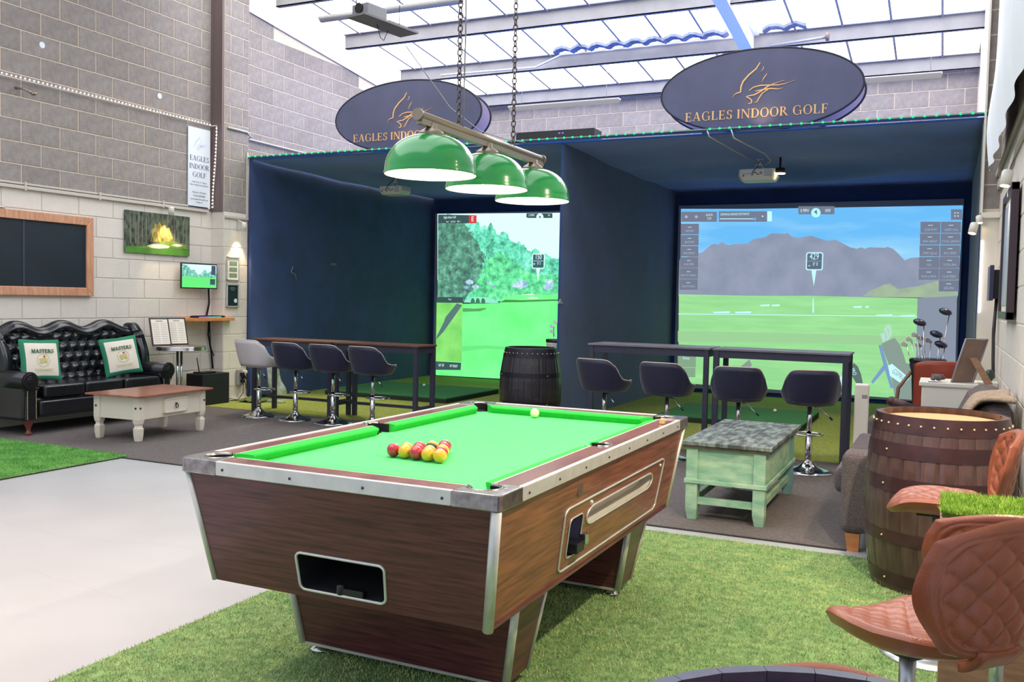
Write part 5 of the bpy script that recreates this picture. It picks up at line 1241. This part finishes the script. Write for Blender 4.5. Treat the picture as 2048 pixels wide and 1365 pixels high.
q = MB(); q.tube([(XP+.08, 9.22, .28), (XP+.10, 9.20, .1), (XP+.10, 9.1, .02), (XP+.05, 8.95, .06), (XP+.0, 8.86, .03)], .005, 5); q.tube([(XP+.08, 9.25, .25), (XP+.12, 9.27, .08), (XP+.16, 9.2, .02), (XP+.08, 9.0, .02), (XP+.02, 8.84, .1)], .005, 5); q.tube([(XP+.07, 9.24, .35), (XP+.12, 9.30, .2), (XP+.1, 9.30, .04)], .005, 5)
tag(q.build('power_cable', m_blackm), 'loose black cables looping from the socket to the floor by the pier', 'cable')
q = MB(); q.prism([(8.95, .0), (9.42, .0), (9.42, .035), (8.95, .035)], 'x', XP+.001, XP+.03); struct(q.build('baseboard_pier', m_white))
# bistro table with menus
t = thing('bistro_table', 'round chrome edged bistro table between sofa and wall shelf', 'table', (-7.98, 7.94, .007))
MB().cyl((0, 0, .745), .285, .012, 40).build('table_top', M('bistro_top', (120, 104, 96), .3), t)
q = MB(); q.lathe([(.285, .71), (.297, .712), (.297, .722), (.291, .725), (.297, .728), (.297, .738), (.291, .741), (.297, .744), (.297, .755), (.285, .757)], 48, caps=False); q.build('edge_band', m_chrome, t)
q = MB()
for dx_ in (-.03, .03): q.cyl((0, dx_, .02), .014, .7, 12)
q.build('pole', m_chrome, t); q = MB(); q.lathe([(.2, 0), (.2, .008), (.06, .02), (.03, .03)], 32); q.build('base', m_chrome, t)
for (y, lb) in ((7.80, 'black framed price list, left of the pair on the bistro table'), (8.06, 'black framed price list, right of the pair on the bistro table')):
    t = thing('framed_menu', lb, 'menu', (-8.10, y, .765), -.25, 'framed price lists'); t.rotation_euler = (0, -.28, -.28)
    MB().box(-.012, .0, -.118, .118, 0, .33).build('frame', m_dframe, t, bevel=.002); MB().box(.0, .0015, -.1, .1, .018, .312).build('sheet', m_paper, t)
    q = MB(); q.box(.0015, .0022, -.04, .04, .285, .297)
    for k in range(11): q.box(.0015, .0022, -.085, -.01, .26-k*.022, .264-k*.022); q.box(.0015, .0022, .01, .085, .26-k*.022, .264-k*.022)
    q.build('printed_line', m_line, t, kind='stuff')
# plastic-wrapped roll and dropped bits at the bay corner
t = thing('wrapped_bundle', 'clear plastic wrapped bundle leaning behind the white stool', 'bundle', (-7.96, 9.62, .013))
q = MB(); q.grid(lambda u, v: ((.06+.03*math.sin(v*7+u*9))*math.cos(2*PI*u)*(.6+.8*math.sin(PI*min(1, v*.8+.15)))-.06*(1-v)*-1, (.07+.02*math.sin(u*20))*math.sin(2*PI*u)*(.6+.8*math.sin(PI*min(1, v*.8+.15)))-.12*v, .02+.46*v), 30, 20, wrap=True); q.build('wrap', m_foil, t)
q = MB(); q.tube([(-.05, -.1, .46), (0, -.13, .5), (.05, -.12, .47)], .012, 6); q.build('handle', m_foil, t)
q = MB(); q.grid(lambda u, v: (.16*(u-.5)*2, .3*(v-.5), .02+.05*math.sin(PI*u)*math.sin(PI*v)+.01*math.sin(u*17)*math.cos(v*13)), 20, 20); o = q.build('turf_offcut', M('turf_offcut', (92, 104, 60), .9, var=.3, vs_=30), solid=.008); o.location = (-7.9, 9.12, .012); tag(o, 'crumpled olive turf offcut on the floor at the pier', 'turf offcut')
q = MB(); q.box(-.14, .14, -.03, .03, 0, .03); o = q.build('foil_tray', m_foil, bevel=.008); o.location = (-7.62, 9.2, .012); tag(o, 'low crumpled foil tray on the turf behind the white stool', 'tray')

# ================================================================== OVAL SIGNS ON THE BAY ROOF
def oval_sign(label, cx, cz, a, b_, Y=9.52):
    t = thing('oval_sign', label, 'sign', (cx, Y, ZT+.02), 0, 'pop-up oval signs'); n = 64; dz = cz-(ZT+.02)
    def ell(k, ra, rb, y): return [(ra*math.cos(2*PI*i/n), y, dz+rb*math.sin(2*PI*i/n)) for i in range(n)]
    # front and rear skins, hinged at the top and standing apart at the foot
    for nm_, y0, lean, m in (('front_panel', 0, 0, m_oval), ('rear_panel', .10, -.30, m_lilac)):
        q = MB(); L_ = [];
        for y in (0, .014):
            L_ += [(x, y0+y+(0 if not lean else -lean*(b_-(z-dz))*.9*.5+.08), z-(.02 if lean else 0)) for x, _, z in ell(0, a, b_, 0)]
        q.add(L_, [tuple(range(n)), tuple(range(n, 2*n))[::-1]]+[(i, (i+1) % n, n+(i+1) % n, n+i) for i in range(n)]); pn = q.build(nm_, m, t)
        q = MB(); q.tube([(x*1.0, (0 if not lean else -lean*(b_-(z-dz))*.9*.5+.18)+(.007), z-(.02 if lean else 0)) for x, _, z in ell(0, a+.002, b_+.002, 0)], .012, 6, closed=True); q.build('rim', m_ovaledge, pn)
    zb = -b_
    T = Matrix.Translation((0, 0, dz))
    q = MB(); sc = 2*a/1901
    for i, p in enumerate(eagle(sc)): q.prism(p, 'y', -.004-.0001*(i % 5), .002, T=T)
    q.build('eagle_emblem', m_gold, t)
    P, W_ = serif('EAGLES INDOOR GOLF', .088, .13); k = 1.43*(a/1.01)/W_; q = MB()
    for i, p in enumerate(P): q.prism([(u*k-.03*a, v*k*1.0-.275) for u, v in p], 'y', -.004-.0001*(i % 7), .002, T=T)
    q.build('lettering', m_gold, t)
oval_sign('large charcoal oval EAGLES INDOOR GOLF sign above the right bay', -1.80, 3.545, 1.0, .41)
oval_sign('large charcoal oval EAGLES INDOOR GOLF sign behind the pool lamp', -5.96, 3.555, 1.02, .42)
for x in (-1.80, -5.96): spot('sign_light', (x+.05, 9.36, 3.16), (x+.05, 9.52, 3.45), 2.5, (1, .66, .36), 120, .9, .02)
p0, p1 = on_y(1042, 268, 9.6), on_y(1195, 262, 9.6)
t = thing('av_receiver', 'flat black receiver lying on the bay roof between the oval signs', 'receiver', ((p0.x+p1.x)/2, 9.6, ZT+.02)); MB().box(-.47, .47, -.12, .12, 0, .115).build('case', m_black, t, bevel=.005)
for dx_ in (.05, .09): MB().box(dx_, dx_+.02, -.1215, -.12, .07, .085).build('status_light', emis('violet', (150, 120, 255)), t)

# ================================================================== PROJECTORS AND BAY LIGHTS
def projector(label, x, y, zt, drop=.17, s=1.0, full=True):
    t = thing('projector', label, 'projector', (x, y, zt)); W2, D2, H_ = .215*s, .16*s, .13*s; z1 = -drop; z0 = z1-H_
    q = MB(); pts = rrect(-W2, W2, -D2, D2, .05*s, 4); k = len(pts)
    vs_ = [(u*.86, v*.82, z0) for u, v in pts]+[(u, v, z0+H_*.45) for u, v in pts]+[(u*.99, v*.99, z1) for u, v in pts]
    q.add(vs_, [tuple(range(k))[::-1], tuple(range(2*k, 3*k))]+[(i, (i+1) % k, k+(i+1) % k, k+i) for i in range(k)]+[(k+i, k+(i+1) % k, 2*k+(i+1) % k, 2*k+i) for i in range(k)]); c = q.build('body', m_proj, t, bevel=.006)
    q = MB(); q.lathe([(.06, 0), (.06, -.01), (.02, -.018)], 20); q.rod((0, 0, -.01), (0, 0, -.07), .016, 10); q.box(-.03, .03, -.012, .012, -.085, -.065)
    for sx in (-1, 1): q.rod((sx*.025, 0, -.075), (sx*.06, 0, z1), .008, 8)
    q.build('ceiling_mount', m_proj, t)
    yb = -D2*.99
    q = MB()
    for i in range(7): q.box(.085*s, .17*s, yb-.002, yb+.004, z1-.018-i*.011, z1-.014-i*.011)
    q.build('vent', m_vent, c, kind='stuff')
    q = MB()
    for i in range(6): q.sphere(((-.16+.018*i)*s, yb-.001, z1-.055), .0045, 6)
    q.box(-.155*s, -.14*s, yb-.003, yb+.002, z1-.085, z1-.07); q.box(-.03, .0, yb-.003, yb+.002, z1-.05, z1-.04); q.box(.0, .03, yb-.003, yb+.002, z1-.07, z1-.06)
    q.build('port', m_black, c, kind='stuff'); q = MB(); q.rod((.05*s, yb-.003, z1-.05), (.05*s, yb+.002, z1-.05), .016*s, 14); q.build('speaker_port', m_vent, c)
    q = MB(); q.tube([(.02, -.03, -.02), (.01, yb-.03, z1+.02), (-.04, yb-.04, z1-.05), (-.05, yb-.005, z1-.08)], .005, 5); q.build('cable', m_black, t)
    return t
pp = on_y(1519, 318, 11.0); projector('white ceiling projector hanging inside the right bay', pp.x, 11.0, ZT-.045, .14)
pc2 = (pp.x, 11.0); q = MB(); q.tube([(pp.x-.22, 9.325, ZT+.0), (pp.x-.2, 9.33, ZT-.06), (pp.x-.1, 10.2, ZT-.09), (pp.x-.0, 10.85, ZT-.12)], .006, 5); q.tube([(pp.x+.02, 9.325, ZT), (pp.x+.05, 9.33, ZT-.09), (pp.x+.2, 10.2, ZT-.12), (pp.x+.2, 10.6, ZT-.14), (pp.x+.1, 10.80, ZT-.16)], .006, 5)
tag(q.build('projector_cable', m_conduit), 'two pale cables drooping from the bay edge to the projector', 'cable')
pp = on_y(772, 342, 11.2); projector('white projector in the left bay, half hidden by the nearest lamp shade', pp.x+.16, 11.2, ZT-.045, .14, .9)
pp = on_y(1560, 347, 10.9)
t = thing('downlight', 'small downlight glowing under the right bay ceiling below the projector', 'light', (pp.x, 10.9, pp.z)); q = MB(); q.cyl((0, 0, .0), .055, .06, 20); q.rod((0, 0, .06), (0, 0, ZT-.06-pp.z), .012, 8); q.build('housing', m_blackm, t); MB().cyl((0, 0, -.006), .058, .006, 20).build('lens', m_bulb, t)
spot('bay_down_right', (pp.x+.35, 9.9, 2.9), (-.9, 10.6, 0), 60, (1, .86, .45), 62, .6, .04)
spot('bay_mat_right', (-1.9, 11.2, 2.9), (-2.1, 11.1, 0), 40, (.95, 1, .8), 60, .6, .04)
spot('bay_down_left', (-7.2, 9.7, 2.95), (-7.1, 8.95, 0), 130, (1, .88, .5), 66, .6, .04)
spot('bay_mat_left', (-6.4, 11, 2.9), (-6.5, 11.2, 0), 45, (.9, 1, .85), 66, .6, .04)

# hanging shelf with projector
t = thing('hanging_projector_shelf', 'brown board hung on wires carrying a grey projector near the roof', 'shelf', (-5.35, 8.1, 4.18), -.18)
MB().box(-.12, .14, -.42, .38, -.02, 0).build('board', M('grey_board', (124, 118, 116), .7), t)
for x, y in ((-.10, -.3), (.12, .1)): MB().rod((x, y, 0), (x, y, 1.1), .004, 5).build('wire', m_chain, t)
c = MB().box(-.10, .12, -.36, -.08, .001, .12).build('projector', m_vent, t, bevel=.01); MB().rod((.01, -.38, .07), (.01, -.36, .07), .05, 16).build('lens', m_black, c)
MB().box(-.02, .06, .02, .3, .001, .05).build('power_unit', m_grey, t, bevel=.006)
q = MB(); q.tube([(0, -.1, -.02), (.0, -.05, -.14), (.0, .0, -.16), (.02, .04, -.05)], .004, 5); q.build('loose_cable', m_black, t)
q = MB(); q.tube([on_y(812, 92, 8.3), on_y(850, 145, 8.5), on_y(900, 215, 8.8), on_y(960, 262, 9.1), on_y(1010, 278, 9.3), on_y(1050, 285, 9.33)], .006, 5)
tag(q.build('hanging_cable', m_grey), 'single grey cable sagging from the hanging board to the bay edge', 'cable')
# fluorescent battens
def batten(label, a, b_, h, lit=True):
    a, b_ = Vector(a), Vector(b_); d = b_-a; L = d.length; t = thing('fluorescent_batten', label, 'light', a.lerp(b_, .5), math.atan2(d.y, d.x), 'fluorescent battens under the roof')
    MB().box(-L/2, L/2, -.05, .05, .0, .03).build('housing', m_tubeg, t, bevel=.006)
    q = MB(); T = Matrix.Translation((-L/2, 0, 0)) @ Matrix.Rotation(PI/2, 4, 'Y'); q.lathe([(.01, .0), (.055, .02), (.055, L-.02), (.01, L)], 20, 0, T @ Matrix.Diagonal((.75, 1, 1, 1))); q.build('diffuser', m_tube if lit else m_grey, t)
    for s in (-.38, .38): MB().rod((s*L, 0, .03), (s*L+.0, 0, h), .004, 5).build('hanger', m_grey, t)
batten('fluorescent batten at the top left behind the hanging board', on_y(640, 40, 9.9), on_y(925, 0, 9.9), .28, False)
batten('fluorescent batten behind the left oval sign above the receiver', on_y(1018, 216, 13.2), on_y(1240, 202, 13.2), .52)
batten('fluorescent batten right of the right oval sign', on_y(1690, 163, 13.2), on_y(1885, 150, 13.2), .52)
t = thing('tube_heater', 'thin rod heater with round end cap under the roof above the right sign', 'heater', on_y(1540, 92, 12.4)); q = MB(); L = (on_y(1655, 74, 12.4)-on_y(1540, 92, 12.4)); q.rod((0, 0, 0), (L.x, 0, L.z), .018, 8); q.build('rod', m_grey, t); q = MB(); q.rod((L.x-.02, 0, L.z), (L.x+.02, 0, L.z), .05, 16); q.build('end_cap', m_steel, t)
q = MB(); q.rod((0, 0, roofz(12.4)-on_y(1540, 92, 12.4).z+.1), (0, 0, 0), .004, 5); q.build('hanger', m_grey, t)

# ================================================================== RIGHT SIDE
# grey sofa with its near arm to the camera
t = thing('grey_sofa', 'grey tweed sofa with orange wooden feet behind the large barrel', 'sofa', (-.06, 6.5, .0), 0)
def sbox(nm_, x0, x1, y0, y1, z0, z1, bv=.03): return MB().box(x0, x1, y0, y1, z0, z1).build(nm_, m_tweed, t, bevel=bv, seg=4)
sbox('arm', -.44, .40, -1.06, -.84, .105, .565, .045); sbox('arm', -.44, .40, .84, 1.06, .105, .565, .045)
sbox('seat_base', -.42, .40, -.84, .84, .105, .28, .02)
for i in range(2): sbox('seat_cushion', -.50, .22, -.84+.84*i, -.005+.84*i, .285, .44, .045)
sbox('back_frame', .24, .42, -.9, .9, .105, .74, .05)
q = MB(); q.prism([(.05, .42), (.26, .42), (.42, .46), (.42, .84), (.30, .86), (.22, .80)], 'y', -.80, -.01); q.build('back_cushion', m_tweed, t, bevel=.04, seg=4)
q = MB(); q.prism([(.05, .42), (.26, .42), (.42, .46), (.42, .84), (.30, .86), (.22, .80)], 'y', .01, .80); q.build('back_cushion', m_tweed, t, bevel=.04, seg=4)
for x in (-.37, .34):
    for y in (-1.0, 1.0): MB().hexa([(x-.025, y-.03, 0.001 if y < 0 and False else .0), (x+.035, y-.03, .0), (x+.035, y+.03, .0), (x-.025, y+.03, .0), (x-.04, y-.035, .105), (x+.04, y-.035, .105), (x+.04, y+.035, .105), (x-.04, y+.035, .105)]).build('foot', m_oak, t)
q = MB(); q.grid(lambda u, v: (.43-.33*u-.035*math.sin(u*PI), -.86+.62*v+.03*math.sin(u*6), .50+.37*math.sin(min(1, (1-u)*1.6)*PI/2)+.02*math.sin(v*9+u*4)-.04*u), 24, 20)
o = q.build('throw_blanket', m_throw, solid=.02); o.location = (-.07, 6.5, .012); tag(o, 'taupe blanket thrown over the back of the grey sofa', 'blanket')
# tower heater
t = thing('tower_heater', 'slim pale tower heater between the high table and grey sofa', 'heater', (-.60, 8.05, .012), .1)
MB().box(-.055, .055, -.06, .06, .02, .735).build('column', m_white, t, bevel=.014, seg=3); MB().box(-.11, .11, -.11, .11, 0, .02).build('base', m_white, t, bevel=.006); MB().box(-.0, .042, -.0615, -.06, .62, .65).build('display', m_grey, t)
# white cabinet with things on it
t = thing('white_cabinet', 'white cabinet behind the grey sofa holding propped frames', 'cabinet', (.05, 8.12, .012)); MB().box(-.20, .19, -.24, .24, 0, .76).build('carcass', m_white, t, bevel=.003); MB().box(-.22, .20, -.26, .26, .76, .79).build('top', m_white, t, bevel=.004)
MB().box(-.195, .185, -.246, -.24, .03, .74).build('door', m_white, t, bevel=.002)
t = thing('propped_frame', 'brown backed picture frame propped on the white cabinet, seen from behind', 'frame', (.08, 7.98, .803), 0)
q = MB(); q.hexa([(-.02, -.01, 0), (.13, .08, 0), (.14, .09, 0), (-.01, .0, 0), (.07, -.01, .34), (.22, .08, .34), (.23, .09, .34), (.08, .0, .34)])
q.build('backboard', m_mdf, t); q = MB(); q.tube([(-.022, -.01, 0), (.068, -.01, .345), (.22, .08, .345), (.13, .08, 0)], .008, 5, closed=True); q.build('edge', m_grey, t)
q = MB(); q.hexa([(.10, -.03, .20), (.15, -.0, .20), (.16, .0, .19), (.11, -.03, .19), (.21, -.06, 0), (.26, -.03, 0), (.27, -.03, 0), (.22, -.06, 0)]); q.build('strut', m_boxwood, t)
q = MB()
for i in range(6): q.tube([(random.uniform(-.05, .05), random.uniform(-.04, .04), .012+random.uniform(0, .03)) for _ in range(4)], .014, 6)
o = q.build('bundled_cable', M('cable_grey', (112, 100, 104), .6)); o.location = (-.03, 7.96, .81); tag(o, 'small heap of grey cable bundles on the white cabinet', 'cable')
q = MB(); q.box(-.035, .035, -.01, .01, 0, .006); o = q.build('label_tag', M('tag_blue', (110, 116, 150), .6)); o.location = (-.07, 7.9, .803); tag(o, 'small blue grey tag lying on the cabinet front edge', 'tag')
q = MB(); q.sphere((0, 0, .05), .035, 10, sc=(1, 1, 1.5)); o = q.build('small_bottle', M('dark_green', (46, 66, 56), .3)); o.location = (.335, 8.3, .80); o2 = MB().box(.245, .395, 8.2, 8.4, .012, .80).build('side_shelf', m_white, bevel=.004)
tag(o, 'dark green rounded bottle by the wall beside the cabinet', 'bottle'); tag(o2, 'narrow white shelf unit between cabinet and right wall', 'shelf')
# right wall: monitor, picture, trunking, spotlights, curtain
t = thing('side_monitor', 'dark monitor seen edge-on on the right wall', 'monitor', (.345, 8.75, 1.60)); MB().box(-.03, -.0, -.24, .24, -.145, .145).build('case', M('indigo_black', (54, 46, 84), .4), t, bevel=.004); MB().box(0, .045, -.15, .15, -.13, .11).build('mount', m_black, t)
q = MB(); q.tube([(.375, 8.62, 1.47), (.36, 8.55, 1.2), (.365, 8.5, .95), (.37, 8.45, .82)], .014, 6); q.tube([(.375, 8.66, 1.47), (.37, 8.6, 1.25), (.36, 8.52, 1.0)], .010, 6); tag(q.build('side_cable', m_dframe), 'dark cables hanging below the edge-on monitor', 'cable')
t = thing('side_picture', 'dark framed picture on the right wall at the right edge', 'picture', (XR-.03, 7.03, 1.75)); 
q = MB(); hy, hz, wf = .50, .43, .05
q.box(-.03, .015, -hy, hy, hz-wf, hz); q.box(-.03, .015, -hy, hy, -hz, -hz+wf); q.box(-.03, .015, -hy, -hy+wf, -hz, hz); q.box(-.03, .015, hy-wf, hy, -hz, hz); q.build('frame', M('plum_frame', (66, 50, 60), .4), t, bevel=.004)
MB().box(-.012, .010, -hy+wf, hy-wf, -hz+wf, hz-wf).build('mount_board', m_paper, t)
q = MB(); a = hy-wf-.04; c = hz-wf-.04; q.box(-.016, -.012, -a, a, -c, c); q.build('print', M('grey_print3', (150, 168, 190), .4, rgb2=(180, 176, 170), vs_=2), t)
q = MB(); q.box(XR-.03, XR, 3.2, 9.34, 2.45, 2.52); q.box(XR-.045, XR, 3.2, 9.34, 2.56, 2.60); tag(q.build('wall_trunking', m_conduit, bevel=.004), 'pale trunking along the right wall under the curtain', 'trunking')
wall_spot('white spotlight on the right wall above the side picture', (.33, 7.0, 2.25), (.05, 6.6, .4), (XR-.02, 7.0, 2.46), r=.036, L=.11, power=26, ang=80)
wall_spot('white spotlight on the pier, lowest of the close pair', (.19, 9.2, 2.09), (-.2, 8.6, .0), (.27, 9.33, 2.2), r=.036, L=.10, power=22, ang=70)
wall_spot('white spotlight tucked behind the other at the pier corner', (.24, 9.30, 2.18), (.3, 9.0, 1.0), (.29, 9.34, 2.22), r=.03, L=.07, power=5, ang=60)
spot('unseen_warm_spot', (-3.4, 1.0, 4.4), (-4.4, 2.2, 0), 700, (1, .66, .42), 70, .9, .15)  # unseen warm light, added to tint the near floor peach
spot('side_wall_glow', (.25, 4.9, 2.35), (-.9, 5.9, 0), 90, WARM, 85, .5, .03)
spot('side_wall_glow', (.2, 3.2, 2.6), (-.9, 3.7, 0), 210, (1, .86, .62), 100, .6, .03)
def curt(u, v):
    y = 3.6+5.3*u; z = 2.47+.03*math.sin(u*6)+.10*u+3.0*(1-v); amp = .022+.03*v
    return (XR-.075-.02*v+amp*.8*math.sin(y*8+.9*math.sin(z*1.3))*(.25+.75*(1-v))+.004*math.sin(y*17)*(1-v)-.05*math.exp(-((v-.9)/.12)**2), y, z)
q = MB(); q.grid(curt, 220, 30); o = q.build('white_curtain', m_curt); tag(o, 'gathered white curtain hanging high on the right wall', 'curtain')
tube_l = MB().rod((.27, 9.339, 1.35), (.27, 9.339, 2.0), .010, 8).build('tube_light', emis('tube_white', (255, 244, 250), e=2.5)); tag(tube_l, 'thin glowing vertical tube on the edge of the right pier', 'light')
# golf bag with clubs by the right screen
def club(t_, base, tip, head='iron'):
    base, tip = Vector(base), Vector(tip); d = (tip-base).normalized(); g = MB()
    g.rod(base, tip, .005, 6); sh = g.build('shaft', m_chrome, t_)
    g = MB()
    if head == 'wood':
        T = Matrix.Translation(tip+Vector((-.035, 0, .012))) @ Matrix.Rotation(.3, 4, 'Y'); g.sphere((0, 0, 0), .05, 10, sc=(1.15, .9, .6)); g.v = [tuple(T @ Vector(p)) for p in g.v]
        g.build('wood_head', M('navy_head', (36, 40, 66), .25, coat=.5), sh)
    else:
        g.prism([(-.045, -.005), (.006, -.012), (.008, .008), (-.035, .038), (-.05, .025)], 'y', -.006, .006, T=Matrix.Translation(tip+Vector((0, 0, .0)))); g.build('iron_head', m_chrome, sh, bevel=.002)
t = thing('golf_bag', 'navy and tan golf bag full of clubs by the right screen', 'golf bag', (-.13, 8.95, .013), .2)
q = MB(); q.lathe([(.11, 0), (.125, .03), (.125, .30), (.115, .5), (.13, .78), (.15, .86), (.145, .88)], 24, 0, Matrix.Translation((0, 0, 0))); q.build('bag_body', m_bag, t)
q = MB(); q.lathe([(.14, .88), (.152, .885), (.155, .91), (.14, .92)], 24); q.build('collar', m_black, t)
q = MB(); q.grid(lambda u, v: (.10+.05*math.sin(PI*v), -.09+.0*u+(-.04)*math.sin(PI*u)*1.0-.02, .12+.5*v) if False else (-.08+.16*u, -.125-.045*math.sin(PI*u)*math.sin(PI*v)**.5, .12+.5*v), 14, 14); q.build('pocket', m_tan, t, solid=.01)
q = MB(); q.tube([(-.13, 0, .8), (-.24, -.03, .65), (-.26, -.05, .45), (-.14, -.02, .3)], .016, 6); q.build('strap', m_tan, t)
for bx, tx, tz, hd in ((-.02, -.05, 1.24, 'wood'), (.06, .16, 1.34, 'wood'), (-.06, -.15, 1.09, 'i'), (-.04, -.10, 1.13, 'i'), (.0, -.03, 1.10, 'i'), (-.08, -.17, 1.04, 'i'), (.02, .03, 1.08, 'i'), (.05, .09, 1.14, 'wood'), (.08, .13, 1.05, 'wood'), (.0, -.06, 1.04, 'i')):
    club(t, (bx, random.uniform(-.05, .05), .6), (tx, random.uniform(-.06, .06), tz-.013), hd)
t = thing('golf_bag', 'pale golf bag with clubs just showing behind the black barrel', 'golf bag', (-4.21, 10.2, .013), 0)
q = MB(); q.lathe([(.10, 0), (.12, .03), (.115, .5), (.125, .84), (.13, .86)], 20); q.build('bag_body', M('pale_bag', (214, 206, 206), .7), t); q = MB(); q.lathe([(.128, .86), (.135, .87), (.13, .9)], 20); q.build('collar', m_black, t)
for bx, tx, tz in ((-.03, -.06, 1.04), (.02, -.01, 1.09), (.05, .06, 1.12), (0, -.05, .98)): club(t, (bx, 0, .5), (tx, random.uniform(-.04, .04), tz), 'i')
# red brown leather chair back and padded club cover behind the cabinet
t = thing('leather_chair', 'red brown leather chair showing behind the white cabinet', 'chair', (-.02, 8.62, .012))
q = MB(); q.grid(lambda u, v: (-.20+.40*u, .0+.06*(2*u-1)**2-.05*v, .48+.44*v-.03*(2*u-1)**4), 16, 12); q.build('backrest', m_redlea, t, solid=.045)
MB().box(-.2, .2, -.0, .0+.02, .40, .46).build('seat', m_redlea, t, bevel=.01)
for sx in (-1, 1): MB().rod((sx*.17, .0, 0), (sx*.17, .02, .46), .014, 8).build('leg', m_iron, t)
q = MB(); q.rod((0, 0, 0), (-.17, -.02, .05), .028, 14, r2=.038); q.sphere((-.175, -.02, .052), .038, 10); q.rod((0, 0, 0), (.3, .05, -.585), .012, 8); o = q.build('padded_club', M('dark_brown_leather', (72, 38, 40), .45)); o.location = (-.18, 7.72, .60); tag(o, 'dark brown padded club handle poking out left of the cabinet', 'club')
